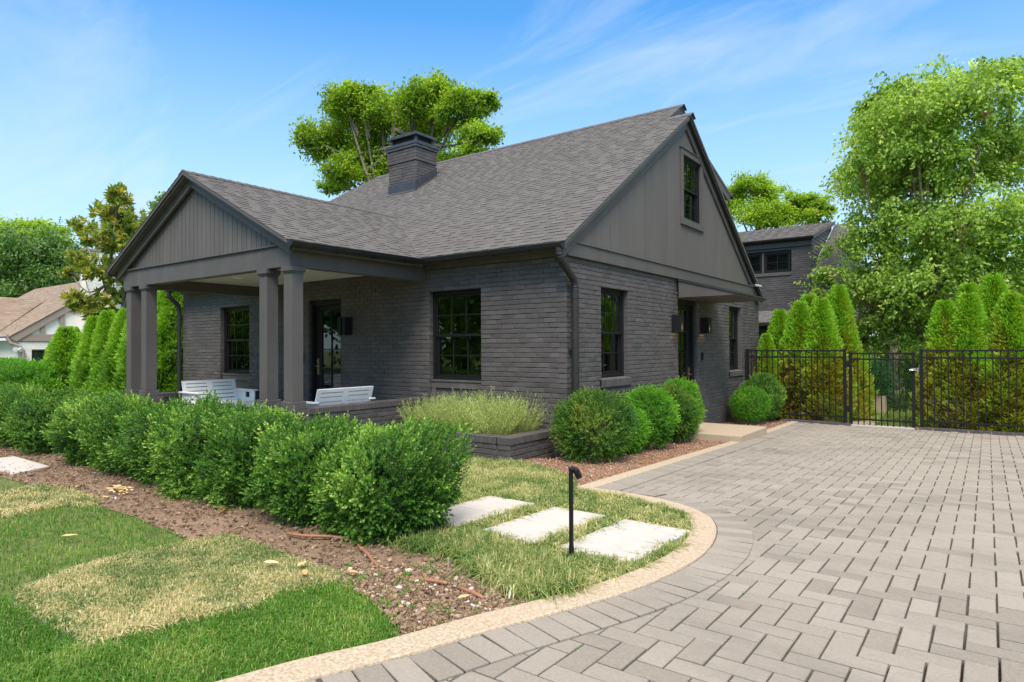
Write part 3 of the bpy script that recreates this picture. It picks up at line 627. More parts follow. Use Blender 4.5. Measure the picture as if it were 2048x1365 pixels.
def sconce(m, u0, u1, v0, v1):
    s = MB(); s.mbox(m,u0,u1,.0,.018,v0,v1); s.mbox(m,u0,u0+.008,.018,.16,v0,v1); s.mbox(m,u1-.008,u1,.018,.16,v0,v1); s.mbox(m,u0+.008,u1-.008,.018,.16,v1-.008,v1)
    s.mbox(m,u0+.008,(u0+u1)/2-.02,.152,.16,v0,v1-.008); s.mbox(m,(u0+u1)/2+.02,u1-.008,.152,.16,v0,v1-.008)
    o = s.build('wall_lamp', M['black'], house, bevel=.002)
    b = MB(); um = (u0+u1)/2; b.tube([m(um,.085,v1-.012),m(um,.085,v1-.07),m(um,.085,v1-.12)],[.02,.03,.022],10); b.build('bulb', M['ceiling'], o, smooth=True)
sconce(FR,-4.53,-4.33,1.78,2.09); sconce(RT,3.56,3.75,1.81,2.12); sconce(RT,4.98,5.17,1.81,2.12)
m_ = MB(); m_.mbox(FR,-5.76,-5.70,0,.03,1.30,1.46); m_.build('doorbell', M['black'], house, bevel=.004)
m_ = MB(); m_.mbox(RT,5.02,5.08,0,.03,1.29,1.44); m_.build('doorbell', M['black'], house, bevel=.004)

for y_ in (3.655,5.075):                      # the two side-door lamps are on
    pl_ = bpy.data.lights.new('lamp_glow', 'POINT'); pl_.energy = 1.1; pl_.color = (1,.55,.25); pl_.shadow_soft_size = .02
    po_ = bpy.data.objects.new('lamp_glow', pl_); C.objects.link(po_); po_.location = (.085, y_, 1.90)
# ---- roof
SL = .66; EY, EZ = -.25, 2.93; RY = 4.93; RZ = EZ+SL*(RY-EY); GY = 4.20; GZ = EZ+SL*(GY-EY)
def shingles(mb, O, ud, sd, fa, fb, smax, e=.108, seed=1, tw=(.10,.24)):
    """courses of laminated tabs on a plane; fa(s), fb(s): limits of u at height s up the slope"""
    rr = random.Random(seed); O = Vector(O); ud = Vector(ud).normalized(); sd = Vector(sd).normalized(); nd = ud.cross(sd).normalized()
    if nd.z < 0: nd = -nd
    n = int(smax/e)+1
    for k in range(n):
        s0 = k*e; s1 = min(s0+e*1.0, smax)
        if s1-s0 < .01: continue
        a0,b0,a1,b1 = fa(s0),fb(s0),fa(s1),fb(s1); lo = min(a0,a1); hi = max(b0,b1); u = lo - rr.uniform(0,.2); raised = rr.random() < .5
        wob = rr.gauss(0,.002)
        while u < hi:
            un = u + rr.uniform(*tw); raised = not raised
            th = (.0105 if raised else .005) + rr.uniform(-.001,.001); tl = .0025
            p = [(max(u,a0),s0),(min(un,b0),s0),(min(un,b1),s1),(max(u,a1),s1)]
            if p[1][0] > p[0][0]+.002 or p[2][0] > p[3][0]+.002:
                p = [(min(max(q[0], (a0 if i in (0,1) else a1)), (b0 if i in (0,1) else b1)), q[1]) for i,q in enumerate(p)]
                sj = wob + rr.gauss(0,.0015); hb = [th,th,tl,tl]
                top = [O+ud*q[0]+sd*(q[1]-(.006+sj if i < 2 else 0))+nd*hb[i] for i,q in enumerate(p)]
                bot = [O+ud*q[0]+sd*(q[1]-(.006+sj if i < 2 else 0))-nd*.002 for i,q in enumerate(p)]
                t = min(1,max(0,rr.gauss(.5,.2)+(.05 if raised else -.04)))
                mb.add(top+bot, [(0,1,2,3),(0,4,5,1),(1,5,6,2),(3,7,4,0)], t)
            u = un
cosS = 1/math.sqrt(1+SL*SL)
def y2s(y): return (y-EY)/cosS
LP = [(EY,-10.32),(2.0,-9.98),(3.5,-9.68),(4.15,-9.55),(RY,-9.2)]
def main_l(s): return float(np.interp(EY+s*cosS, [p[0] for p in LP], [p[1] for p in LP]))
def main_r(s): return .15 if EY+s*cosS <= GY else -.30
sh = MB()
shingles(sh, (0,EY,EZ), (1,0,0), (0,1,SL), main_l, main_r, y2s(RY), seed=2)
PX0, PX1, PE, PSL, PR = -7.52, -2.40, 2.90, .494, -4.96
PRZ = PE + PSL*(PX1-PR); cosP = 1/math.sqrt(1+PSL**2); PF = -2.62
def val(z): return EY + (z-EZ)/SL + .012
roof = sh.build('roof', M['shingle'], house, recalc=False)
sh = MB()
shingles(sh, (PX1,0,PE), (0,1,0), (-1,0,PSL), lambda s: PF, lambda s: val(PE+s*cosP*PSL), (PX1-PR)/cosP, seed=4)
shingles(sh, (PX0,0,PE), (0,1,0), (1,0,PSL), lambda s: PF, lambda s: val(PE+s*cosP*PSL), (PR-PX0)/cosP, seed=5)
def ridgecap(mb, p0, p1, sl0, sl1, seed=1, wd=.13, axis='x'):
    rr = random.Random(seed); p0, p1 = Vector(p0), Vector(p1); d = (p1-p0); n = int(d.length/.14); d = d/n
    side = Vector((0,1,0)) if axis == 'x' else Vector((1,0,0))
    for i in range(n):
        a = p0+d*i; b = a+d*1.25; t = rr.gauss(.45,.2); h0, h1 = .018+rr.uniform(0,.004), .010
        for sg, sl in ((-1,sl0),(1,sl1)):
            dn = side*sg*wd + Vector((0,0,-sl*wd))
            mb.add([a+Vector((0,0,h0)), b+Vector((0,0,h1)), b+dn+Vector((0,0,h1)), a+dn+Vector((0,0,h0)), a, b, b+dn, a+dn], [(0,1,2,3),(0,4,7,3),(3,7,6,2)], t)
ridgecap(sh, (PR,PF,PRZ+.004), (PR,val(PRZ)+.05,PRZ+.004), PSL, PSL, 6, .12, 'y')
sh.build('porch_roof', M['shingle'], house, recalc=False)
sh = MB(); ridgecap(sh, (-9.2,RY,RZ+.004), (-.30,RY,RZ+.004), SL, SL, 7); sh.build('ridge_cap', M['shingle'], roof, recalc=False); sh = MB(); ridgecap(sh, (-.30,GY,GZ+.004), (.15,GY,GZ+.004), SL, SL, 8)
sh.build('ridge_cap', M['shingle'], roof, recalc=False)
# roof deck (under the shingles), back slopes, shed dormer at the back
def slab_(mb, pts, th):
    mb.prism(pts, (0,0,-th))
dk = MB(); zt = -.005
S = lambda y: EZ+SL*(y-EY)+zt
slab_(dk, [(-10.30,EY+.01,S(EY+.01)),(.145,EY+.01,S(EY+.01)),(.145,GY,S(GY)),(-.31,GY,S(GY)),(-.31,RY,S(RY)),(-9.2,RY,S(RY)),(-9.55,4.15,S(4.15)),(-9.68,3.5,S(3.5)),(-9.98,2,S(2))], .05)
dk.build('roof_deck', M['trim'], roof)
bk = MB(); B1 = lambda y: RZ-SL*(y-RY); B2 = lambda y: GZ-SL*(y-GY)
slab_(bk, [(-9.2,RY+.001,B1(RY)),(-.31,RY+.001,B1(RY)),(-.31,9.35,B1(9.35)),(-10.3,9.35,B1(9.35))], .06)
slab_(bk, [(-.309,GY+.001,B2(GY)),(.145,GY+.001,B2(GY)),(.145,8.92,B2(8.92)),(-.309,8.92,B2(8.92))], .06)
bk.build('rear_roof_slope', M['shingle'], house)
dm = MB(); DZ = lambda y: 6.06-.33*(y-5.9)
slab_(dm, [(-6,5.2,DZ(5.2)),(-.45,5.2,DZ(5.2)),(-.45,8.35,DZ(8.35)),(-6,8.35,DZ(8.35))], .07)
dm.build('dormer_roof', M['shingle'], house)
dm = MB(); dm.prism([(-.60,5.6,B1(5.6)),(-.60,8.0,B1(8.0)),(-.60,8.0,DZ(8.0)-.08),(-.60,5.6,DZ(5.6)-.08)], (-.1,0,0)); dm.box(-6,-.7,7.9,8.0,4.0,DZ(8)-.08)
dm.prism([(-.46,5.3,DZ(5.3)-.075),(-.46,8.33,DZ(8.33)-.075),(-.46,8.33,DZ(8.33)-.25),(-.46,5.3,DZ(5.3)-.25)], (-.03,0,0)); dm.build('dormer_wall', M['trim'], house)
dm = MB(); dm.tube([(-6,8.42,DZ(8.35)-.05),(-.42,8.42,DZ(8.35)-.05)], .07, 12); dm.build('dormer_gutter', M['gutter'], house, smooth=True)
# raised little gable where the main ridge stops
dm = MB(); dm.prism([(-.36,3.6,S(3.6)-.03),(-.36,RY,RZ-.05),(-.36,5.9,B1(5.9)-.03),(-.36,5.0,3.9)], (-.05,0,0)); dm.build('upper_gable', M['siding'], house)
dm = MB()
for sgn, y0, y1 in ((1,3.55,RY),(-1,RY,6.0)):
    f = (lambda y: EZ+SL*(y-EY)) if sgn > 0 else B1
    dm.prism([(-.355,y0,f(y0)-.008),(-.355,y1,f(y1)-.008),(-.355,y1,f(y1)-.16),(-.355,y0,f(y0)-.16)], (.03,0,0))
dm.build('upper_rake_board', M['trim'], house)

m_ = MB(); m_.box(-10.19,-.012,.012,8.98,2.772,2.868); m_.build('wall_plate', M['trim'], house)
# ---- gable end: boarded panel, trim band, rake boards
def planks(mb, m, u0, u1, step, zb, zt, n0, n1, g=.004, hole=None, jit=.0, apex=None):
    u = u0
    while u < u1-1e-4:
        e = min(u+step*(1+rnd.uniform(-jit,jit)), u1); a, b = u+g/2, e-g/2; t = rnd.gauss(.5,.15)
        cuts = [a,b]
        for c in ((apex,) if apex else ()) + (hole[:2] if hole else ()):
            if a < c < b: cuts.append(c)
        cuts.sort()
        for a_,b_ in zip(cuts[:-1], cuts[1:]):
            segs = [(zb(a_),zb(b_),zt(a_),zt(b_))]
            if hole and hole[0]-1e-6 <= a_ and b_ <= hole[1]+1e-6: segs = [(zb(a_),zb(b_),hole[2],hole[2]),(hole[3],hole[3],zt(a_),zt(b_))]
            for p,q,r_,s in segs:
                if r_-p < .002 and s-q < .002: continue
                mb.hexa([m(a_,n0,p),m(b_,n0,q),m(b_,n1,q),m(a_,n1,p)],[m(a_,n0,max(p,r_)),m(b_,n0,max(q,s)),m(b_,n1,max(q,s)),m(a_,n1,max(p,r_))], t)
        u = e
gz = lambda y: min(EZ+SL*(y-EY), GZ-SL*(y-GY)) - .10
GW = (3.955,5.085,3.797,5.20)
g_ = MB(); planks(g_, RT, .30, 8.52, .305, lambda u: 2.95, lambda u: max(gz(u),2.951), -.01, .022, .005, (GW[0]+.05,GW[1]-.05,GW[2]+.05,GW[3]-.05), .22, GY)
g_.mbox(RT,.35,8.45,-.06,-.012,2.9,3.3)
g_.build('gable_panel', M['siding'], house)
g_ = MB(); g_.prism([RT(.2,-.03,2.9),RT(3.9,-.03,2.9),RT(3.9,-.03,gz(3.9)-.05)], (-.02,0,0)); g_.prism([RT(5.1,-.03,2.9),RT(8.5,-.03,2.9),RT(5.1,-.03,gz(5.1)-.05)], (-.02,0,0)); g_.build('gable_backing', M['trim'], house)
g_ = MB(); g_.mbox(RT,-.012,8.80,-.02,.050,2.775,2.958); g_.build('gable_band', M['trim'], house, bevel=.004)
g_ = MB(); g_.mbox(RT,.16,8.62,.0,.068,2.960,2.982); g_.build('drip_rail', M['trim'], house, bevel=.004)
def rake(m, y0, y1, f, n0, n1, top, h, name, mt='trim'):
    r = MB(); r.hexa([m(y0,n0,f(y0)-h),m(y1,n0,f(y1)-h),m(y1,n1,f(y1)-h),m(y0,n1,f(y0)-h)],[m(y0,n0,f(y0)-top),m(y1,n0,f(y1)-top),m(y1,n1,f(y1)-top),m(y0,n1,f(y0)-top)])
    return r.build(name, M[mt], house, bevel=.003)
fl = lambda y: EZ+SL*(y-EY); fr = lambda y: B2(y)
rake(RT,-.20,GY-.002,fl,.025,.062,.055,.27,'rake_board'); rake(RT,GY+.002,8.82,fr,.025,.062,.062,.27,'rake_board')
rake(RT,-.24,GY-.002,fl,.064,.128,.055,.115,'rake_trim'); rake(RT,GY+.002,8.90,fr,.064,.128,.062,.135,'rake_trim','gutter')
# gable window with its flat casing
a,b,c,d = GW; g_ = MB()
g_.mbox(RT,a,a+.115,.0,.05,c+.12,d-.10); g_.mbox(RT,b-.115,b,.0,.05,c+.12,d-.10); g_.mbox(RT,a,b,.0,.052,d-.10,d); g_.mbox(RT,a-.01,b+.01,.0,.062,c,c+.12); g_.mbox(RT,a-.02,b+.02,.0,.07,d+.002,d+.02)
g_.build('window_casing', M['trim'], house, bevel=.004)
window(house, RT, a+.117, b-.117, c+.122, d-.102, 3, .0, 'small attic window in the boarded gable')
# security camera on the band, canopy over the side door, concrete step
s = MB(); s.mbox(RT,8.28,8.34,.05,.075,2.96,3.04); s.tube([RT(8.31,.075,3.0),RT(8.31,.12,2.99)],.014,8); s.tube([RT(8.31,.10,3.0),RT(8.42,.22,2.965)],[.034,.03],12); s.build('security_camera', M['steel'], house, smooth=False)
y0,y1 = 3.77,5.71; cz = 2.435; c_ = MB()
c_.hexa([(.051,y0,cz),(1.05,y0,cz),(1.05,y1,cz),(.051,y1,cz)],[(.051,y0,2.74),(1.05,y0,cz+.035),(1.05,y1,cz+.035),(.051,y1,2.74)])
cano = c_.build('door_canopy', M['trim'], house, bevel=.003)
c_ = MB(); ln = lambda x: 2.74+(cz+.035-2.74)*(x-.05)/1.0
c_.hexa([(.052,y0-.02,ln(.05)+.003),(1.085,y0-.02,ln(1.085)+.003),(1.085,y1+.02,ln(1.085)+.003),(.052,y1+.02,ln(.05)+.003)],[(.052,y0-.02,ln(.05)+.026),(1.085,y0-.02,ln(1.085)+.026),(1.085,y1+.02,ln(1.085)+.026),(.052,y1+.02,ln(.05)+.026)])
c_.build('canopy_flashing', M['lead'], cano)
s = MB(); s.box(.012,1.374,2.995,4.485,-.12,.135); tag(s.build('door_step', M['step'], bevel=.012), 'broad tan concrete step in front of the side door', 'step')

# ---- eaves, gutters, downpipe
for x0_,x1_ in ((-2.55,.02),(-10.25,-7.35)):
    e_ = MB(); e_.box(x0_,x1_,-.20,-.034,2.842,2.862); e_.box(x0_,x1_,-.034,-.004,2.772,2.862); e_.box(x0_,x1_+(.12 if x1_ > 0 else 0),-.235,-.205,2.835,2.905); e_.build('eaves_board', M['trim'], house)
def gutter(p0, p1, out, r, name='gutter'):
    p0, p1 = Vector(p0), Vector(p1); out = Vector(out); d = (p1-p0).normalized(); g = MB(); n = 12
    prof = [(-math.cos(math.pi*i/n)*r, -math.sin(math.pi*i/n)*r) for i in range(n+1)]
    prof += [(x*.92, y*.92+.004) for x,y in prof[::-1]]
    vs = [p + out*u + Vector((0,0,v)) for p in (p0,p1) for u,v in prof]; k = len(prof)
    g.add(vs, [(i,(i+1) % k,k+(i+1) % k,k+i) for i in range(k)] + [tuple(range(k)), tuple(range(k,2*k))])
    g.tube([p0+out*r+Vector((0,0,.002)), p1+out*r+Vector((0,0,.002))], .009, 8)
    for p, dd in ((p0,-1),(p1,1)):
        cap = [p + d*dd*.004 + out*u + Vector((0,0,v)) for u,v in prof[:n+1]]; g.add(cap, [tuple(range(n+1))])
    go = g.build(name, M['gutter'], house)
    L_g = (p1-p0).length; q = .12
    while q < L_g:
        b = MB(); c = p0+d*q; pts = [c+out*(-math.cos(math.pi*i/10)*(r+.004))+Vector((0,0,-math.sin(math.pi*i/10)*(r+.004))) for i in range(11)]
        b.tube(pts, .006, 6); b.tube([c+out*r+Vector((0,0,.012)), c+out*(-r)+Vector((0,0,.02))], .005, 6); q += .61; b.build('gutter_bracket', M['gutter'], go)
    return go
gutter((-2.34,-.275,2.895),(.135,-.275,2.895),(0,-1,0),.068); gutter((-10.3,-.275,2.895),(-7.6,-.275,2.895),(0,-1,0),.068)
gutter((-2.365,-2.60,2.868),(-2.365,-.30,2.885),(1,0,0),.066); gutter((-7.555,-2.60,2.868),(-7.555,-.30,2.868),(-1,0,0),.066)
d_ = MB()
pth = smooth_curve([np.array(p) for p in ((.075,-.275,2.84),(.075,-.27,2.74),(.078,-.20,2.66),(.082,-.02,2.52),(.082,.075,2.44),(.082,.10,2.34),(.082,.10,2.22))], 6)
rad = [.050 if i < 4 or i > 32 else .050+.0035*math.cos(i*2.6) for i in range(len(pth))]
d_.tube(pth, rad, 14); d_.tube([(.082,.10,2.24),(.082,.10,2.20)], .054, 14); d_.tube([(.082,.10,2.21),(.082,.10,-.02)], .049, 16); d_.mbox(RT,.05,.15,.0,.04,1.5,1.53)
d_.build('downpipe', M['gutter'], house, smooth=False)
d_ = MB(); d_.tube(smooth_curve([np.array(p) for p in ((-10.27,-.28,2.84),(-10.27,-.26,2.72),(-10.25,-.10,2.55),(-10.25,-.06,2.4),(-10.25,-.06,2.2))],6), .05, 12); d_.tube([(-10.25,-.06,2.2),(-10.25,-.06,0)], .049, 12); d_.build('downpipe', M['gutter'], house)

# ---- chimney
ch = MB(); cm_ = MB(); CX0, CX1, CY0, CY1 = -6.80,-5.90,3.13,3.78
CF = lambda u,n,v: (u, CY0-n, v); CR = lambda u,n,v: (CX1+n, u, v)
for z0,z1,o_ in ((5.0,5.84,0),(5.842,6.14,.02),(6.142,6.20,.045)):
    k = max(1,round((z1-z0)/.067))
    brickwork(ch, cm_, (lambda o_: lambda u,n,v: (u, CY0-o_-n, v))(o_), CX0-o_, CX1+o_, z0, z1, q1=0, seed=7, row=(z1-z0)/k)
    brickwork(ch, cm_, (lambda o_: lambda u,n,v: (CX1+o_+n, u, v))(o_), CY0-o_, CY1+o_, z0, z1, q0=1, seed=8, row=(z1-z0)/k)
    cm_.box(CX0-o_+.01,CX1+o_-.11,CY0-o_+.11,CY1+o_,z0,z1-.001)
chim = ch.build('chimney', M['brick'], house, recalc=False); cm_.build('mortar', M['brick_dark'], chim, recalc=False)
f = MB(); f.box(CX0-.06,CX1+.06,CY0-.06,CY1+.06,6.202,6.275); f.build('crown', M['lead'], chim, bevel=.006)
f = MB()
for x in (CX0+.04,CX1-.10):
    for y in (CY0+.04,CY1-.10): f.box(x,x+.06,y,y+.06,6.275,6.42)
f.box(CX0-.03,CX1+.03,CY0-.03,CY1+.03,6.42,6.485); f.build('hood', M['lead'], chim, bevel=.005)
f = MB(); f.box(CX0+.10,CX1-.10,CY0+.06,CY0+.07,6.275,6.42); f.box(CX1-.07,CX1-.06,CY0+.10,CY1-.10,6.275,6.42); f.box(CX0+.10,CX1-.10,CY1-.08,CY1-.07,6.275,6.42); f.build('spark_guard', M['black'], chim)
f = MB(); f.prism([(CX0-.006,CY0-.014,S(CY0)-.02),(CX1+.006,CY0-.014,S(CY0)-.02),(CX1+.006,CY0-.014,S(CY0)+.20),(CX0-.006,CY0-.014,S(CY0)+.20)], (0,.013,0))
f.prism([(CX1+.002,CY0-.014,S(CY0)-.01),(CX1+.002,CY1+.03,S(CY1+.03)-.01),(CX1+.002,CY1+.03,S(CY1)+.22),(CX1+.002,CY0-.014,S(CY0)+.22)], (.012,0,0))
f.prism([(CX1+.0,CY0-.10,S(CY0-.10)+.016),(CX1+.10,CY0-.10,S(CY0-.1)+.016),(CX1+.10,CY1+.1,S(CY1+.1)+.016),(CX1+.0,CY1+.1,S(CY1+.1)+.016)], (0,0,.004)); f.prism([(CX0-.1,CY0-.12,S(CY0-.12)+.016),(CX1+.1,CY0-.12,S(CY0-.12)+.016),(CX1+.1,CY0-.01,S(CY0-.01)+.016),(CX0-.1,CY0-.01,S(CY0-.01)+.016)],(0,0,.004))
f.build('flashing', M['lead'], chim)

# ---- porch
BF = -2.45; PL_, PR_ = -7.30, -2.575
p_ = MB(); p_.mbox(FR,PL_,PR_,2.30,2.45,2.597,2.872); p_.box(PR_-.15,PR_,-2.30,-.002,2.597,2.872); p_.box(PL_,PL_+.15,-2.30,-.002,2.597,2.872); p_.build('porch_beam', M['trim'], house, bevel=.004)
p_ = MB(); p_.mbox(FR,PL_+.10,PR_-.10,2.45,2.478,2.868,2.890); p_.build('porch_rail_trim', M['trim'], house, bevel=.004)
pz = lambda x: PRZ - PSL*abs(x-PR)
p_ = MB(); planks(p_, FR, PL_+.05, PR_-.05, .118, lambda u: 2.874, lambda u: max(2.875,pz(u)-.10), 2.33, 2.425, .010, apex=PR); p_.build('porch_gable', M['siding'], house)
rk = lambda a,b,n0,n1,t,h,nm,mt='trim': rake(FR,a,b,pz,n0,n1,t,h,nm,mt)
rk(PX0+.10,PR-.002,2.452,2.50,.035,.215,'porch_rake_board'); rk(PR+.002,PX1-.10,2.452,2.50,.035,.215,'porch_rake_board')
rk(PX0+.02,PR-.002,2.502,2.59,.03,.085,'porch_rake_trim'); rk(PR+.002,PX1-.02,2.502,2.59,.03,.085,'porch_rake_trim')
p_ = MB()
for sg, xe in ((1,PX1),(-1,PX0)):
    z_ = lambda x: pz(x)-.006; a = (xe-.004*sg,PF+.005,z_(xe-.004*sg)); b = (PR+.001*sg,PF+.005,z_(PR)); yb = val(PRZ)
    p_.prism([a, b, (PR+.001*sg,yb,z_(PR)), (xe-.004*sg,EY,z_(xe-.004*sg))], (0,0,-.045))
p_.box(PX1-.045,PX1-.015,-2.50,-.25,2.79,2.868); p_.box(PX0+.015,PX0+.045,-2.50,-.25,2.79,2.868)
p_.box(PR_+.0,PX1-.05,-2.48,-.24,2.79,2.81); p_.box(PX0+.05,PL_,-2.48,-.24,2.79,2.81); p_.build('porch_roof_deck', M['trim'], house)
p_ = MB(); y = -2.30
while y < -.02:
    p_.box(PL_+.15,PR_-.15,y+.002,min(y+.088,-.003),2.782,2.80,rnd.random()); y += .09
pc = p_.build('porch_ceiling', M['ceiling'], house)
for x in (-4.0,-5.9):
    l_ = MB(); l_.tube([(x,-1.2,2.781),(x,-1.2,2.765)], [.085,.075], 18); l_.build('ceiling_light', M['white'], pc)
PZ = .775
def column(cx, cy):
    c_ = MB(); h = .086; c_.box(cx-h,cx+h,cy-h,cy+h,PZ+.10,2.597); o = c_.build('column', M['trim'], house, bevel=.005)
    c_ = MB(); c_.box(cx-.112,cx+.112,cy-.112,cy+.112,PZ-.0,PZ+.10); c_.build('column_base', M['trim'], o, bevel=.006)
    c_ = MB(); c_.box(cx-.112,cx+.112,cy-.112,cy+.112,2.535,2.594); c_.box(cx-.10,cx+.10,cy-.10,cy+.10,2.515,2.535); c_.build('column_capital', M['trim'], o, bevel=.005)
for cx in (-2.625,-3.17,-7.11,-6.565): column(cx, -2.362)
# low brick walls of the porch with rowlock copings
def lowwall(parent, segs, z0, zc, seed, name='low_wall', cap=.075):
    mb, mm = MB(), MB()
    for i,(x0,x1,y0,y1) in enumerate(segs):
        n = max(1, round((zc-cap-z0)/CO)); rw = (zc-cap-z0)/n
        brickwork(mb, mm, (lambda y0: lambda u,nn,v: (u,y0-nn,v))(y0), x0, x1, z0, zc-cap, dep=.08, q1=0, q0=0, seed=seed+i, row=rw)
        brickwork(mb, mm, (lambda x1: lambda u,nn,v: (x1+nn,u,v))(x1), y0, y1, z0, zc-cap, dep=.08, q0=1, seed=seed+i+9, row=rw)
        mm.box(x0+.004,x1-.012,y0+.012,y1-.002,z0,zc-cap-.002)
        lng = (x1-x0) > (y1-y0); t = x0 if lng else y0; e = x1 if lng else y1
        while t < e-.02:
            q = min(t+.0685,e); f_ = rnd.gauss(0,.0015)
            if lng: mb.box(t+.0035,q-.0035,y0-.012+f_,y1+.012+f_,zc-cap+.004,zc+f_,rnd.gauss(.6,.2))
            else: mb.box(x0-.012+f_,x1+.012+f_,t+.0035,q-.0035,zc-cap+.004,zc+f_,rnd.gauss(.6,.2))
            t = q
        mm.box(x0-.006,x1+.006,y0-.006,y1+.006,zc-cap+.002,zc-.006)
    o = mb.build(name, M['brick'], parent, recalc=False); mm.build('mortar', M['brick_dark'], o, recalc=False); return o
lowwall(house, [(-2.74,-2.50,-2.48,-.004)], -.1, PZ, 31, 'porch_wall'); lowwall(house, [(-3.40,-2.742,-2.48,-2.24)], -.1, PZ, 33, 'porch_wall')
lowwall(house, [(-7.36,-7.12,-2.48,-.004)], -.1, PZ, 35, 'porch_wall'); lowwall(house, [(-7.118,-6.34,-2.48,-2.24)], -.1, PZ, 36, 'porch_wall')
p_ = MB(); p_.box(-7.11,-2.75,-2.24,-.004,-.1,.235); p_.box(-6.33,-3.41,-2.50,-2.241,-.1,.235); p_.build('porch_floor', M['slab'], house)
# brick planter against the front wall
bp = thing('brick_planter', 'low charcoal brick planter at the house corner full of grey-green herbs', 'planter', (0,0,0))
lowwall(bp, [(-2.45,-.40,-1.0,-.80)], 0, .435, 41, 'planter_wall', .085); lowwall(bp, [(-.398,-.20,-1.0,-.004)], 0, .435, 45, 'planter_wall', .085)
s = MB(); s.box(-2.48,-.40,-.80,-.004,.0,.36); s.build('planter_soil', M['mulchbed'], bp)

# ---- benches on the porch
def bench(label, loc, rz):
    t = thing('porch_bench', label, 'bench', loc); t.rotation_euler = (0,0,rz)
    W = .98; s = MB()                      # local: x along the bench, y = back -> front is -y
    for i in range(5): s.box(-W/2,W/2,-.42+i*.096,-.42+i*.096+.086,.36,.385)
    s.build('seat', M['white'], t, bevel=.004)
    b = MB(); th = .028; ti = .30
    def pb(x0,x1,h0,h1): b.hexa([(x0,.06+h0*ti,.37+h0),(x1,.06+h0*ti,.37+h0),(x1,.06+h0*ti+th,.37+h0-.008),(x0,.06+h0*ti+th,.37+h0-.008)],[(x0,.06+h1*ti,.37+h1),(x1,.06+h1*ti,.37+h1),(x1,.06+h1*ti+th,.37+h1-.008),(x0,.06+h1*ti+th,.37+h1-.008)])
    top = .385; sl = [.055,.125,.195,.265,.325]; sh_ = .015; xs = [-W/2,-W/2+.06,-.045,.045,W/2-.06,W/2]
    lv = [0] + [v for z in sl for v in (z,z+sh_)] + [top]
    for i in range(0,len(lv),2): pb(-W/2,W/2,lv[i],lv[i+1])
    for i in range(1,len(lv)-1,2):
        for a in (0,2,4): pb(xs[a],xs[a+1],lv[i],lv[i+1])
    b.build('backrest', M['white'], t)
    for sg in (-1,1):
        a = MB(); x0 = sg*(W/2+.016) - .014; x1 = x0+.028
        y0,y1,z0,z1 = -.45,.12,.33,.555; hy0,hy1,hz0,hz1 = -.30,-.16,.43,.53
        a.box(x0,x1,y0,hy0,z0,z1); a.box(x0,x1,hy1,y1,z0,z1); a.box(x0,x1,hy0,hy1,z0,hz0); a.box(x0,x1,hy0,hy1,hz1,z1)
        a.box(x0,x1,-.45,-.36,0,z0); a.box(x0,x1,.03,.12,0,z0)
        a.box(x0-.045,x1+.045,-.49,.16,z1,z1+.024); a.build('arm', M['white'], t, bevel=.004)
    a = MB(); a.box(-W/2,W/2,-.44,-.42,.27,.36); a.box(-W/2,W/2,.06,.08,.27,.36); a.build('apron', M['white'], t, bevel=.003)
bench('white slatted porch bench seen from the front beside the left columns', (-6.62,-1.22,.236), R(90)); bench('white slatted porch bench seen from behind at the right porch wall', (-3.02,-1.35,.236), R(-90))

# ------------------------------------------------------------------ fence, gate, low kerb walls behind the drive
FY = 7.84; GB = -.145
lw = lowwall(None, [(.78,2.19,7.76,7.95)], GB-.05, -.072, 51, 'low_wall', .06); tag(lw, 'low painted brick footing under the fence between house and gate', 'low wall')
lw = lowwall(None, [(3.34,9.4,7.76,7.95)], GB-.05, -.074, 53, 'low_wall', .06); tag(lw, 'low painted brick footing under the long fence right of the gate', 'low wall')
for x,wd in ((3.365,.05),(3.62,.03),(4.19,.035),(4.55,.02)):
    m_ = MB(); m_.prism([(x,7.745,GB+.01),(x+wd,7.745,GB+.015),(x+wd*.9,7.745,GB+.062),(x+wd*.1,7.745,GB+.066)], (0,.004,0)); m_.build('paint_chip', M['straw'], lw)
m_ = MB(); m_.box(2.2,3.335,7.72,7.98,GB-.05,-.098); tag(m_.build('threshold', M['slab'], bevel=.006), 'pale stone threshold under the iron gate', 'threshold')
def fence(label, x0, x1, posts, loc, top=1.452, mid=1.312, bot=.047):
    t = thing('iron_fence', label, 'fence', loc); k = loc[0]
    for z in (top,mid,bot):
        r = MB(); r.box(x0-k,x1-k,-.016,.016,z-.017-loc[2],z+.017-loc[2]); r.build('rail', M['black'], t, bevel=.003)
    for px_ in posts:
        r = MB(); r.box(px_-k-.030,px_-k+.030,-.030,.030,GB-loc[2],1.475-loc[2]); r.box(px_-k-.034,px_-k+.034,-.034,.034,1.475-loc[2],1.487-loc[2]); r.add([(px_-k-.034,-.034,1.487-loc[2]),(px_-k+.034,-.034,1.487-loc[2]),(px_-k+.034,.034,1.487-loc[2]),(px_-k-.034,.034,1.487-loc[2]),(px_-k,0,1.508-loc[2])],[(0,1,4),(1,2,4),(2,3,4),(3,0,4)])
        r.build('post', M['black'], t)
    x = x0+.085; pk = None
    while x < x1-.05:
        if pk is None:
            r = MB(); r.box(-.0095,.0095,-.0095,.0095,-.055-loc[2],top-.017-loc[2]); pk = r.build('picket', M['black'], t); pk.location = (x-k,0,0)
        else:
            c = pk.copy(); C.objects.link(c); c.parent = t; c.location = (x-k,0,0)
        x += .1165
    return t
fence('short black iron fence run between the house wall and the gate', .06, 2.05, (.06,2.075), (.06,FY,GB))
fence('long black iron fence run from the gate to the right edge', 3.46, 9.3, (3.45,5.9,8.3), (3.45,FY,GB))
gt = thing('iron_gate', 'black iron garden gate with latch standing closed over a stone threshold', 'gate', (2.17,FY,GB)); zo = GB
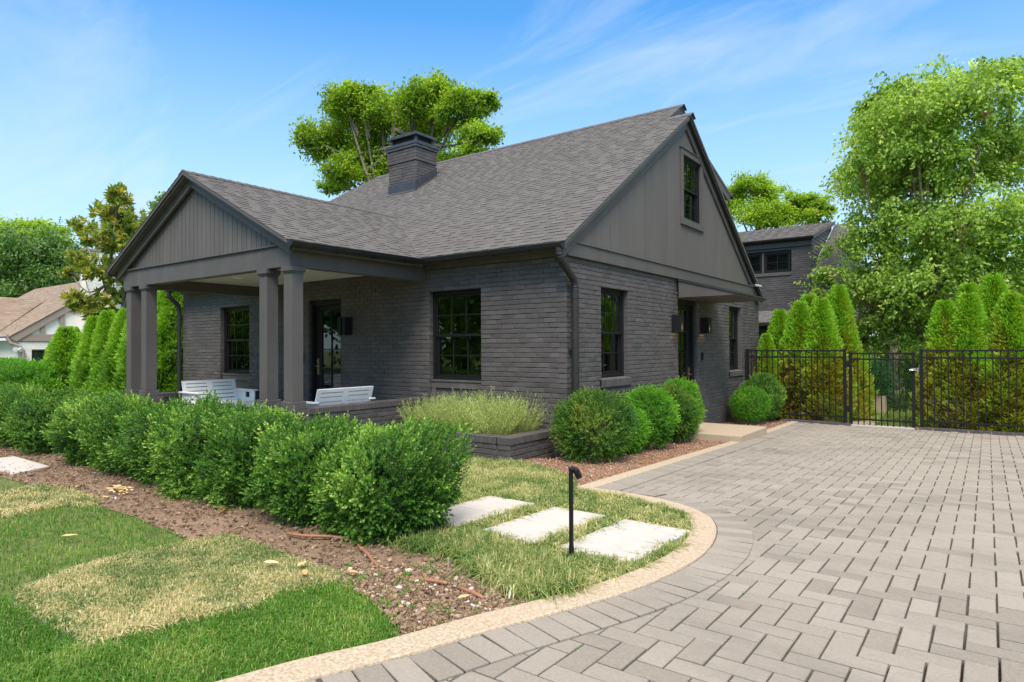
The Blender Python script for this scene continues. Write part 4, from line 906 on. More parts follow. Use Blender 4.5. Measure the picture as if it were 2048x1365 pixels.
for a,b in ((2.155,2.215),(3.285,3.34)):
    r = MB(); r.box(a-2.17,b-2.17,-.028,.028,-.09-zo,1.425-zo); r.build('stile', M['black'], gt, bevel=.003)
for z in (1.395,1.275,.018):
    r = MB(); r.box(2.215-2.17,3.285-2.17,-.016,.016,z-.017-zo,z+.017-zo); r.build('rail', M['black'], gt, bevel=.002)
pk = None
for i in range(9):
    x = 2.215+.107*(i+1)-2.17
    if pk is None: r = MB(); r.box(-.0095,.0095,-.0095,.0095,-.105-zo,1.378-zo); pk = r.build('picket', M['black'], gt); pk.location = (x,0,0)
    else: c = pk.copy(); C.objects.link(c); c.parent = gt; c.location = (x,0,0)
r = MB(); r.box(3.27-2.17,3.36-2.17,-.06,-.03,1.05-zo,1.10-zo); r.tube([(3.31-2.17,-.05,1.06-zo),(3.31-2.17,-.10,1.06-zo),(3.25-2.17,-.11,1.065-zo)],.012,8); r.tube([(3.39-2.17,-.045,1.01-zo),(3.39-2.17,-.045,1.11-zo)],.016,8); r.build('latch', M['steel'], gt)
for z in (1.17,.22): r = MB(); r.box(2.105-2.17,2.155-2.17,-.035,.035,z-.06-zo,z+.06-zo); r.build('hinge', M['black'], gt)
# chicken wire behind the fence
def wire(name, label, x0, x1, y, z0, z1):
    m_ = MB(); r_ = .0008; s = .05; k = 0; z = z0
    while z < z1:
        x = x0 + (s/2 if k % 2 else 0)
        while x < x1:
            m_.tube([(x,y,z),(x+s/2,y+.003,z+s*.30)], r_, 3, cap=False); m_.tube([(x+s/2,y+.003,z+s*.30),(x+s,y,z)], r_, 3, cap=False); m_.tube([(x+s/2,y+.003,z+s*.30),(x+s/2,y,z+s*.60)], r_, 3, cap=False); x += s
        z += s*.60; k += 1
    m_.tube([(x0,y,z1),(x1,y,z1)], .002, 4); m_.tube([(x1,y,z0),(x1+.01,y,z1)], .003, 4)
    tag(m_.build(name, M['wire']), label, 'wire netting')
wire('wire_netting', 'chicken wire netting behind the fence just right of the gate', 3.50, 4.15, 7.99, -.12, .46); wire('wire_netting', 'chicken wire netting behind the fence just left of the gate post', 1.50, 2.05, 7.99, -.12, .45)
m_ = MB(); m_.add([(1.2,7.97,GB+.01),(2.62,7.97,GB+.01),(2.45,10.2,GB+.01),(1.2,10.2,GB+.01)],[(0,1,2,3)]); kind(m_.build('path', M['step']), 'structure')
# tan trough behind the gate
tp = thing('trough_planter', 'square tan planter trough on the path behind the gate', 'planter', (2.15,11.2,-.24))
m_ = MB()
for a in ((-.32,.32,-.30,-.26),(-.32,.32,.26,.30),(-.32,-.28,-.26,.26),(.28,.32,-.26,.26)): m_.box(*a,0,.55)
m_.build('shell', M['boxp'], tp, bevel=.006); m_ = MB(); m_.box(-.28,.28,-.26,.26,0,.48); m_.build('soil', M['soil'], tp)

# ------------------------------------------------------------------ garage building behind
gh = thing('garage_house', 'dark brick outbuilding with shed dormer and square casement windows behind the fence', 'house', (0,0,0))
m0, b0 = MB(), MB(); GF = lambda u,n,v: (u, 14-n, v)
WG = [(-2.95,-2.12,3.90,4.53),(-2.06,-1.27,3.90,4.53),(-1.21,-.42,3.90,4.53)]
brickwork(b0, m0, GF, -5.0, .20, .0, 4.72, holes=[(-3.0,-.38,3.86,4.57)], seed=61, bl=.215)
brickwork(b0, m0, GF, .20, .82, .0, 3.75, seed=62, bl=.215)
o = b0.build('front_wall', M['brick'], gh, recalc=False); m0.build('mortar', M['brick_dark'], o, recalc=False)
for a,b,c,d in WG: window(gh, GF, a, b, c, d, 2, .03, None, 1, 2, False)
s = MB(); s.mbox(GF,-3.0,-.38,-.10,.03,3.78,3.865); s.mbox(GF,-2.115,-2.065,-.1,-.01,3.9,4.53); s.mbox(GF,-1.265,-1.215,-.1,-.01,3.9,4.53); s.build('window_sill', M['trim'], gh)
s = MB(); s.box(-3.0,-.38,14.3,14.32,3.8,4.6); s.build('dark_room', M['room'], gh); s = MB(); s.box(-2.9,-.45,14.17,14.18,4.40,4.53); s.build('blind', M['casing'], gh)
SG = .53; gzz = lambda y: 3.91+SG*(y-14.0)
sh = MB(); shingles(sh, (0,13.72,gzz(13.72)), (1,0,0), (0,1,SG), lambda s: .24, lambda s: .86, (17.6-13.72)*math.sqrt(1+SG*SG), e=.14, seed=71)
DS = .27; sh2 = sh; DZ2 = lambda y: 4.93+DS*(y-13.85)
shingles(sh, (0,13.85,DZ2(13.85)), (1,0,0), (0,1,DS), lambda s: -5.0, lambda s: .30, (17.4-13.85)*math.sqrt(1+DS*DS), e=.14, seed=72)
sh.build('roof', M['shingle'], gh, recalc=False)
s = MB(); s.prism([(-5,13.86,DZ2(13.86)-.01),(.29,13.86,DZ2(13.86)-.01),(.29,17.4,DZ2(17.4)-.01),(-5,17.4,DZ2(17.4)-.01)],(0,0,-.09)); s.prism([(.25,13.74,gzz(13.74)-.01),(.85,13.74,gzz(13.74)-.01),(.85,17.6,gzz(17.6)-.01),(.25,17.6,gzz(17.6)-.01)],(0,0,-.08))
s.prism([(.831,13.74,gzz(13.74)-.01),(.831,17.6,gzz(17.6)-.01),(.831,17.6,gzz(17.6)-.2),(.831,13.74,gzz(13.74)-.2)],(.035,0,0)); s.box(-5,.22,13.94,14.0,4.66,4.80); s.build('roof_trim', M['trim'], gh)
gutter((-5,13.83,4.90),(.30,13.83,4.90),(0,-1,0),.07)
gut = [o for o in C.objects if o.name.startswith('gutter') and 'bracket' not in o.name][-1]; gut.parent = gh
s = MB(); yy = 14.06
sid = lambda mb, x, ya, yb, z0, zt: [mb.hexa([(x,ya,z),(x,yb(z),z),(x+.012,yb(z),z),(x+.012,ya,z)],[(x-.008,ya,min(z+.118,zt)),(x-.008,yb(z),min(z+.118,zt)),(x+.002,yb(z),min(z+.118,zt)),(x+.002,ya,min(z+.118,zt))], rnd.gauss(.5,.15)) for z in np.arange(z0,zt-.02,.12)]
for z in np.arange(3.95,5.6,.12):
    ya = max(14.02, 13.9+(z+.1-4.93)/DS if z > 4.9 else 14.02); yb = 14.0+(z-3.91)/SG
    if yb-ya > .05: s.hexa([(.195,ya,z),(.195,yb,z),(.215,yb,z),(.215,ya,z)],[(.188,ya,z+.117),(.188,yb,z+.117),(.20,yb,z+.117),(.20,ya,z+.117)], rnd.gauss(.5,.15))
for z in np.arange(-.2,5.6,.12):
    ya = 14.0 if z < 3.8 else 14.0+(z+.25-3.91)/SG; yb = 21.2 if z < 3.8 else 21.2-(z+.1-3.91)/SG
    if yb-ya > .1: s.hexa([(.80,ya,z),(.80,yb,z),(.825,yb,z),(.825,ya,z)],[(.793,ya,z+.117),(.793,yb,z+.117),(.81,yb,z+.117),(.81,ya,z+.117)], rnd.gauss(.5,.15))
s.box(-5,.185,14.12,14.2,3.0,4.95); s.prism([(.17,14.02,3.85),(.17,17.4,5.6),(.17,17.4,5.84),(.17,14.02,4.92)],(-.05,0,0)); s.box(-5,.18,14.01,14.11,4.69,4.93); s.box(-5,.79,21.1,21.2,-.2,3.8); s.build('side_wall', M['siding'], gh)
s = MB(); s.prism([(.23,14.0,3.95),(.23,17.45,5.60),(.30,17.45,5.60),(.30,14.0,3.95)],(0,0,.035)); s.build('step_flashing', M['lead'], gh)
s = MB(); s.box(.82,1.5,15.6,20.5,1.62,1.86); s.build('side_canopy', M['gutter'], gh)
s = MB(); s.box(.826,.85,16.9,17.5,.5,1.4); s.box(.826,.85,18.6,19.4,2.2,3.2); s.build('window', M['frame'], gh)
# low roof of the link behind the house corner
s = MB(); sh = MB(); shingles(sh, (-1.9,10.4,2.18), (1,0,0), (0,1,.25), lambda q: 0, lambda q: 2.05, 1.6, e=.14, seed=75); lk = sh.build('link_roof', M['shingle'], gh, recalc=False)
s.box(-1.9,.10,10.55,11.9,-.2,2.12); s.build('link_wall', M['brick'], gh); s = MB(); s.box(-1.9,.15,10.34,10.41,2.10,2.19); s.build('link_gutter', M['gutter'], gh)

# ------------------------------------------------------------------ neighbour's cottage on the left
nb = thing('cottage', 'cream half timbered cottage with brown roof and tall white chimney at far left', 'house', (-31.6,2.8,-.6))
NO = Vector((-31.6,2.8,-.6)); NV = lambda x,y,z: (x-NO.x, y-NO.y, z-NO.z)
NX = -31.6; ne = lambda y: 2.2+.685*(y-2.74)
s = MB(); s.box(NX-9-NO.x,NX-.115-NO.x,3.05-NO.y,11.5-NO.y,-.2,2.0-NO.z); s.build('brick_wall', M['cream_brick'], nb)
s = MB(); s.prism([NV(NX-.02,3.05,1.95),NV(NX-.02,11.5,1.95),NV(NX-.02,11.5,2.6),NV(NX-.02,7.4,ne(7.4)-.1),NV(NX-.02,3.05,ne(3.05)-.1)], (-.2,0,0)); s.build('gable_wall', M['stucco'], nb)
s = MB(); T = lambda y0,y1,z0,z1: s.box(NX-NO.x,NX+.06-NO.x,y0-NO.y,y1-NO.y,z0-NO.z,z1-NO.z)
T(2.95,11,1.95,2.28); T(3.92,4.10,2.28,ne(3.98)-.25); T(4.70,4.90,2.28,ne(4.8)-.25); T(4.95,7,3.38,3.55); T(5.75,5.95,2.28,3.38)
s.prism([NV(NX+.001,2.70,ne(2.70)-.02),NV(NX+.001,7.4,ne(7.4)-.02),NV(NX+.001,7.4,ne(7.4)-.33),NV(NX+.001,2.95,ne(2.95)-.42),NV(NX+.001,2.95,1.96),NV(NX+.001,2.70,2.08)], (.10,0,0)); s.build('timber_frame', M['timber'], nb)
sh = MB(); shingles(sh, (0,2.66-NO.y,ne(2.66)-NO.z), (1,0,0), (0,1,.685), lambda q: -12, lambda q: .14, 5.7, e=.15, seed=81, tw=(.2,.4))
# cross wing roof: ridge running towards the street, slope facing us
shingles(sh, (-2.4,-1.0,ne(2.66)-NO.z+.05), (0,1,0), (-1,0,.9), lambda q: -2., lambda q: .9+q*.95, 3.1, e=.15, seed=82, tw=(.2,.4)); sh.build('roof', M['shingle2'], nb, recalc=False)
s = MB(); s.box(-9,.0,2.3,8.3,2.5,2.79); s.prism([NV(NX+.1,7.35,ne(7.35)-.02),NV(NX+.1,11.6,2.5),NV(NX-12,11.6,2.5),NV(NX-12,7.35,ne(7.35)-.02)], (0,0,-.08)); s.build('roof_back', M['timber'], nb)
mb_, mm_ = MB(), MB(); brickwork(mb_, mm_, lambda u,n,v: (.62+n,u-NO.y,v-NO.z), 5.61, 6.95, .0, 6.42, q0=1, seed=91, row=.09, bl=.27); brickwork(mb_, mm_, lambda u,n,v: (u,5.61-NO.y-n,v-NO.z), -.05, .62, .0, 6.42, q1=0, seed=92, row=.09, bl=.27); mm_.box(-.04,.5,5.73-NO.y,6.94-NO.y,.6,6.4-NO.z)
brickwork(mb_, mm_, lambda u,n,v: (.012+n,u-NO.y,v-NO.z), 3.05, 5.6, -.6, 1.95, holes=[(3.58,4.37,.55,1.53)], seed=93, row=.09, bl=.27)
cb_ = mb_.build('chimney', M['cream_brick'], nb, recalc=False); mm_.build('mortar', M['stucco'], cb_, recalc=False); s = MB(); s.box(-.09,.66,5.57-NO.y,6.99-NO.y,6.42-NO.z,6.52-NO.z); s.build('chimney_cap', M['timber'], nb)
s = MB(); s.tube([NV(NX-4,2.62,2.17),NV(NX+.1,2.62,2.17)], .075, 10); s.tube([NV(NX+.03,2.62,2.12),NV(NX+.08,2.75,1.85),NV(NX+.10,3.1,1.7),NV(NX+.10,3.22,1.5),NV(NX+.10,3.22,-.4)], .075, 10); s.build('gutter', M['timber'], nb)
window(nb, lambda u,n,v: (n+.012, u-NO.y, v-NO.z), 3.60, 4.35, .6, 1.52, 2, -.03, None, 1, 2, False)
s = MB(); s.tube([NV(NX+.02,2.95,1.62),NV(NX+.2,2.9,1.58)], [.07,.11], 10); s.tube([NV(NX+.02,3.05,1.60),NV(NX+.2,3.12,1.54)], [.07,.11], 10); s.build('floodlight', M['white'], nb)

# ------------------------------------------------------------------ planting
def lumps(D, n, amp, kap, seed):
    r = np.random.default_rng(seed); c = nrm(r.normal(size=(n,3))); a = r.uniform(-1,1,n)*amp
    out = np.zeros(len(D))
    for i in range(n): out += a[i]*np.exp(kap*(D@c[i]-1))
    return 1+out
def shrub_mesh(name, rx, ry, rz, shoots, nl, leaf, wid, sl, matn, seed, box=2.6, amp=.10, inner=.35, yellow=None, upb=.45, lo=-.8, tb=.0):
    """leafy shoots spread through the outer shell of a clipped shrub; origin at the ground under its centre"""
    global rng
    keep_ = rng; rng = np.random.default_rng(seed)
    D = sph(int(shoots*1.35)); D = D[D[:,2] > lo][:shoots]; n = len(D)
    sup = 1/np.power(np.abs(D[:,0])**box + np.abs(D[:,1])**box + np.abs(D[:,2])**box, 1/box)
    rad = sup*lumps(D, 26, amp, 9, seed)*lumps(D, 130, amp*1.25, 70, seed+1)
    dep = np.where(rng.random(n) < inner, rng.uniform(.55,.88,n), rng.uniform(.90,1.03,n))
    low = np.clip(-D[:,2],0,1); rad = rad*(1-(.06 if matn == 'l_box' else .20)*low)
    P0 = D*np.array([rx,ry,rz])*(rad*dep)[:,None] + np.array([0,0,rz*.98])
    P0[:,2] = np.maximum(P0[:,2], .03)
    out = nrm(D*np.array([1/rx,1/ry,1/rz]))
    A = nrm(out*.8 + np.array([0,0,upb]) + rng.normal(0,.38,(n,3)))
    l = sl*rng.uniform(.6,1.35,n)
    X = nrm(np.cross(A, rng.normal(size=(n,3)))); Y = np.cross(A, X)
    V, T = [], []
    v = (lumps(D, 30, .30, 14, seed+5)-1) + (lumps(D, 130, amp*1.25, 70, seed+1)-1)*1.6
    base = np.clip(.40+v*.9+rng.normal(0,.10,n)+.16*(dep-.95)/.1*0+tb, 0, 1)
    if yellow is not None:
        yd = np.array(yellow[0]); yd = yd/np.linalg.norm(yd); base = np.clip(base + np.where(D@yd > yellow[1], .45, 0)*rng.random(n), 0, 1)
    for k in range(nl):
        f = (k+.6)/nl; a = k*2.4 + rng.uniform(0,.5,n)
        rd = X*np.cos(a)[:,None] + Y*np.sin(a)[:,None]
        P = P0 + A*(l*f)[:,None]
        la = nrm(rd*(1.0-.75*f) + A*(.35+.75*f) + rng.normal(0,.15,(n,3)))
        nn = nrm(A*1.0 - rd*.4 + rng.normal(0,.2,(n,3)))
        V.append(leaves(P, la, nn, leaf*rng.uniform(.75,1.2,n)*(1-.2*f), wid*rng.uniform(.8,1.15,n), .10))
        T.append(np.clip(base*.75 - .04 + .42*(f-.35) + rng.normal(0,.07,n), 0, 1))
    # bare twigs inside
    q = MB(); r = random.Random(seed)
    rng = keep_
    return quadmesh(name, np.concatenate(V), np.concatenate(T), M[matn])
def stems(parent, rx, rz, seed, n=9, matn='bark', r0=.012):
    q = MB(); r = random.Random(seed)
    for i in range(n):
        a = r.uniform(0,6.28); d = r.uniform(.25,.6); x, y = rx*d*math.cos(a), rx*d*math.sin(a)
        q.tube([(x*.12,y*.12,-.03),(x*.3,y*.3,rz*.5),(x*.75,y*.75,rz*(1.0+r.uniform(0,.3)))], [r0,r0*.8,r0*.3], 5, cap=False)
    return q.build('stem', M[matn], parent)
def shrub(label, loc, group, me, rx, rz, seed, rot=0, nstem=9):
    t = thing('shrub', label, 'shrub', (loc[0],loc[1],G(loc[1])+.02), group); t.rotation_euler = (0,0,rot)
    link('foliage', me, t); stems(t, rx, rz, seed, nstem); return t

# clipped box hedge in front of the porch: ten bushes grown together
hg = 'boxwood bushes of the front hedge'
hx = [(.98,.36,.335),(.22,.36,.325),(-.60,.37,.355),(-1.42,.37,.36),(-2.25,.40,.365),(-3.08,.40,.38),(-3.90,.42,.365),(-5.35,.50,.37),(-6.25,.52,.365),(-7.15,.55,.36)]
hl = ['bushy boxwood at the near end of the hedge beside the stepping slabs','boxwood second from the near end of the hedge, above the brown hose','boxwood third from the near end of the hedge','boxwood in front of the right porch column pair, yellowish sprig on its face','boxwood just left of the right porch column pair','boxwood in front of the left porch bench','boxwood bordering the flagstone gap in the hedge','first boxwood beyond the flagstone gap in the hedge','second boxwood beyond the flagstone gap in the hedge','boxwood at the left edge of the photo in the hedge']
bm0 = [None]*3
for i,((x,rx,rz),lab) in enumerate(zip(hx,hl)):
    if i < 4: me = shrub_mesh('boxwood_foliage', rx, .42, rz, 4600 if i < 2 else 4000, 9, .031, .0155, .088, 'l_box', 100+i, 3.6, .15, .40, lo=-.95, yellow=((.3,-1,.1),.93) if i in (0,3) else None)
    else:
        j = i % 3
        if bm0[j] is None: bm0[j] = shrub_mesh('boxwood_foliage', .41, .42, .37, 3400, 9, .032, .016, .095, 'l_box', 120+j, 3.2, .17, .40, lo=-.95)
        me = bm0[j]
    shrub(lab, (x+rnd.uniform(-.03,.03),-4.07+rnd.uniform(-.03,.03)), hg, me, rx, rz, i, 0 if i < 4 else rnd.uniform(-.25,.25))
# rounded shrubs along the gable wall
gg = 'rounded shrubs along the side wall'
sdat = [((.46,-.08),.43,.40,'wide shaggy shrub with a yellowed patch at the house corner','l_globe_y',(((.4,-.8,.35),.75)),.055),
        ((.44,.72),.30,.31,'small loose shrub squeezed between the yellowed shrub and the next','l_globe',None,.05),
        ((.50,1.42),.37,.44,'tall rounded shrub under the side wall window','l_globe',None,.045),
        ((.50,2.42),.34,.42,'dull green rounded shrub third along the side wall','l_globe_y',None,.045),
        ((.38,2.95),.33,.48,'rounded shrub touching the tan concrete step','l_globe',None,.04),
        ((.50,6.50),.38,.38,'neat small ball shrub in front of the larger one by the fence','l_globe',None,.03),
        ((.50,7.30),.42,.50,'large ball shrub against the fence beside the house','l_box',None,.035)]
for i,(p,r_,rz,lab,mt,yl,sl) in enumerate(sdat):
    me = shrub_mesh('shrub_foliage', r_, r_, rz, 3000 if i < 5 else 2600, 10, .037 if i != 5 else .024, .0125, sl*1.9, mt, 200+i, 2.1, .09 if i not in (5,) else .03, .35, yl, .35, -.86, .06)
    shrub(lab, p, gg, me, r_, rz, 40+i)
# herbs in the brick planter
def herb_mesh(seed, h, spread, n=190):
    global rng
    keep_ = rng; rng = np.random.default_rng(seed)
    a = rng.uniform(0,6.283,n); r = spread*np.sqrt(rng.random(n)); b = np.stack([r*np.cos(a)*.5, r*np.sin(a)*.5, np.zeros(n)],1)
    tip = np.stack([r*np.cos(a)*1.5, r*np.sin(a)*1.5, h*rng.uniform(.6,1.12,n)*(1-.25*(r/spread)**2)],1)+rng.normal(0,.02,(n,3))
    V, T = [], []; base = np.clip(rng.normal(.42,.2,n),0,1)
    sd = nrm(np.cross(tip-b, rng.normal(size=(n,3))))*.0016
    V.append(np.stack([b-sd,b+sd,tip+sd*.5,tip-sd*.5],1)); T.append(base*.6)
    m = 26
    for k in range(m):
        f = .25+.75*(k+.5)/m; P = b+(tip-b)*f + np.array([0,0,0]); ax = nrm(tip-b); az = rng.uniform(0,6.28,n)
        X = nrm(np.cross(ax, rng.normal(size=(n,3))))
        V.append(leaves(P, nrm(X*.8+ax*.75), rng.normal(size=(n,3)), .030*rng.uniform(.6,1.2,n), np.full(n,.0046)*1.5, .0)); T.append(np.clip(base+.2*(f-.5)+rng.normal(0,.1,n),0,1))
    rng = keep_
    return quadmesh('herb_foliage', np.concatenate(V), np.concatenate(T), M['l_herb'])
hm = [herb_mesh(300+i, .56, .29) for i in range(3)]
hp_ = [(-.72,-.62,1.05,'front corner'),(-1.18,-.60,.95,'front'),(-1.62,-.62,.92,'front'),(-2.10,-.60,.85,'front'),(-.62,-.24,1.0,'back'),(-1.10,-.22,1.02,'back'),(-1.58,-.22,1.06,'back'),(-2.05,-.22,.9,'back')]
hlb = ['feathery grey-green herb clump at the front right corner of the brick planter','feathery herb clump second from the right along the planter front','feathery herb clump third from the right along the planter front','feathery herb clump at the left front of the planter near the porch wall','wispy herb clump at the back right of the planter against the wall','herb clump at the planter back under the right side of the window','herb clump at the planter back under the left side of the window','herb clump at the back left of the planter beside the porch wall']
for i,((x,y,s_,_),lab) in enumerate(zip(hp_,hlb)):
    t = thing('herb_plant', lab, 'plant', (x,y,.36), 'herbs in the brick planter'); t.scale = (s_,s_,s_); t.rotation_euler = (0,0,i*1.1); link('foliage', hm[i % 3], t)

# arborvitae
def arb_mesh(seed, h, r, n, matn, bronze=.0, size=1.):
    global rng
    keep_ = rng; rng = np.random.default_rng(seed)
    t = np.power(rng.random(n), 1.25); az = rng.uniform(0,6.283,n)
    prof = np.power(1-t,.70)*(1-.16*np.exp(-t*8)); D = np.stack([np.cos(az),np.sin(az),t*2.2-1],1)
    lump = 1+.14*np.sin(az*3+t*9+seed)+.12*np.sin(az*5-t*23+seed*2)+.15*np.abs(np.sin(az*4.5+t*26+seed))-.07+.13*np.sin(az*13+t*31)*np.sin(t*47+az*5)+.07*np.sin(az*19-t*63)
    dp = np.where(rng.random(n) < .3, rng.uniform(.55,.9,n), rng.uniform(.88,1.04,n))
    rr_ = r*prof*lump*dp+.012
    out = np.stack([np.cos(az),np.sin(az),np.zeros(n)],1); P = out*rr_[:,None]; P[:,2] = t*h*.97
    tan = np.stack([-np.sin(az),np.cos(az),np.zeros(n)],1)
    twist = rng.normal(0,.7,n)[:,None]
    nn = nrm(tan + out*twist*.8 + rng.normal(0,.2,(n,3)))
    V, T = [], []
    pat = .5+.5*np.sin(az*2+t*5+seed*1.7)*np.sin(t*11+az+seed)
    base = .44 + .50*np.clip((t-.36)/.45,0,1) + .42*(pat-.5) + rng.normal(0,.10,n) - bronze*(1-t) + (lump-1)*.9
    for k in range(4):
        ang = rng.normal(0,.45,n)[:,None]
        up_ = nrm(out*(.55+.7*rng.random((n,1))) + np.array([0,0,.8]) + tan*ang*1.5)
        L_ = size*.078*rng.uniform(.6,1.25,n)*(1-.35*t); off = up_*(size*.03*k)
        V.append(leaves(P+off, up_, nn, L_, size*.030*rng.uniform(.7,1.3,n), .06)); T.append(np.clip(base+.06*k-.08,0,1))
    rng = keep_
    return quadmesh('arborvitae_foliage', np.concatenate(V), np.concatenate(T), M[matn])
def arb(label, x, y, h, r, mesh, h0, r0, group, rot):
    z = G(y)+.0; t = thing('arborvitae', label, 'conifer', (x,y,z), group); t.scale = (r/r0,r/r0,(h-z)/h0); t.rotation_euler = (R(2.6*math.sin(rot*5)),R(2.6*math.cos(rot*7)),rot)
    link('foliage', mesh, t); q = MB(); q.tube([(0,0,-.05),(.01,0,h0*.5),(0,0,h0*.9)], [.05,.035,.008], 7); q.build('trunk', M['bark'], t)
av = [arb_mesh(400+i, 2.7, .52, 9500, 'l_arb', .04+.05*i) for i in range(5)]
ag = 'arborvitae behind the iron fence'
al = [(.22,9.25,2.22,.40,'low green arborvitae touching the house corner behind the fence'),(.36,8.52,1.86,.36,'shortest bronze arborvitae right behind the fence near the house'),(.50,9.1,2.46,.50,'arborvitae with a green tip third from the house behind the fence'),(.88,8.80,2.60,.54,'bronze-flanked arborvitae in the middle of the left fence run'),(1.14,9.45,2.80,.52,'tall arborvitae at the back in the middle of the left fence run'),(1.50,8.72,2.66,.58,'broad arborvitae in front of the tallest one beside the gate'),(1.42,9.5,2.78,.46,'arborvitae tip peeking behind the broad one near the gate'),(1.80,9.35,2.98,.52,'tallest arborvitae immediately left of the gate'),
      (3.86,8.75,2.50,.54,'arborvitae nearest the gate on the right side, green tipped'),(4.10,8.70,2.62,.56,'bronze arborvitae second right of the gate'),(4.25,9.4,2.88,.54,'arborvitae at the back, third right of the gate'),(4.70,9.4,3.04,.54,'tallest arborvitae in the right group by the photo edge'),(4.78,8.70,2.58,.58,'broad arborvitae in front of the tallest right one'),(5.08,8.9,2.52,.52,'arborvitae cut by the right edge of the photo'),(5.7,8.9,2.7,.56,'arborvitae beyond the right edge of the view')]
for i,(x,y,h,r_,lab) in enumerate(al): arb(lab, x, y, h, r_, av[(i*3) % 5], 2.7, .52, ag, i*2.1)
av2 = [arb_mesh(420+i, 2.5, .5, 6000, 'l_arb2', -.05, 1.1) for i in range(3)]
ll = [(-18.0,.2,2.02,.55,'outermost small arborvitae beside the clipped hedge on the left'),(-17.15,.1,2.22,.55,'second arborvitae from the clipped hedge on the left'),(-16.4,-.1,2.20,.62,'third arborvitae from the clipped hedge, rounder than its neighbours'),(-15.3,.1,2.22,.50,'fourth arborvitae from the clipped hedge on the left'),(-14.7,0,2.45,.50,'fifth arborvitae in the left row, narrow'),(-14.0,.1,2.58,.50,'sixth arborvitae in the left row under the magnolia'),(-13.3,0,2.60,.52,'arborvitae just left of the outer porch column'),(-12.5,.1,2.8,.5,'arborvitae half hidden behind the left porch columns'),(-11.05,.15,3.75,.66,'tall arborvitae seen between the porch columns and the house corner')]
av2.append(arb_mesh(430, 3.7, .62, 15000, 'l_arb2', -.05, 1.25))
for i,(x,y,h,r_,lab) in enumerate(ll): arb(lab, x, y, h, r_, av2[3 if i == 8 else i % 3], 3.7 if i == 8 else 2.5, .62 if i == 8 else .48, 'arborvitae row at the left side of the house', i*1.7)
me = shrub_mesh('hedge_foliage', 3.6, .62, .64, 9000, 8, .06, .03, .12, 'l_globe', 250, 6.0, .05, .25, None, .6, -.7)
t = thing('hedge', 'clipped bright green hedge in front of the cream cottage', 'hedge', (-19.3,-1.2,-.10)); link('foliage', me, t)
for k in range(8): pass
stems(t, .5, .64, 3, 12)
# yew-like shrubs behind the gate
for i,(x,y,rx,rz,lab) in enumerate(((2.15,11.2,.42,.50,'dark feathery shrub growing out of the tan trough behind the gate'),(2.65,12.1,.55,.66,'dark green yew bush behind the trough, seen through the gate'),(3.45,12.3,.45,.75,'blackish shrub beside the gate post at the back'))):
    me = shrub_mesh('yew_foliage', rx, rx, rz, 1500, 9, .045, .014, .14, 'l_yew', 260+i, 2.4, .14, .3, None, .9, -.8, .1 if i < 2 else -.25)
    t = thing('shrub', lab, 'shrub', (x,y,(-.24+.40 if i == 0 else -.16)), 'dark shrubs beyond the gate'); link('foliage', me, t); stems(t, rx, rz, 60+i, 6)
me = shrub_mesh('shrub_foliage', .9, .7, .8, 1500, 8, .07, .035, .16, 'l_lime', 270, 2.2, .2, .3, None, .6, -.8, .1)
t = thing('shrub', 'yellow-green flowering shrub under the birch at the back of the garden', 'shrub', (3.2,16.5,-.15)); link('foliage', me, t); stems(t, .8, .8, 70, 8)

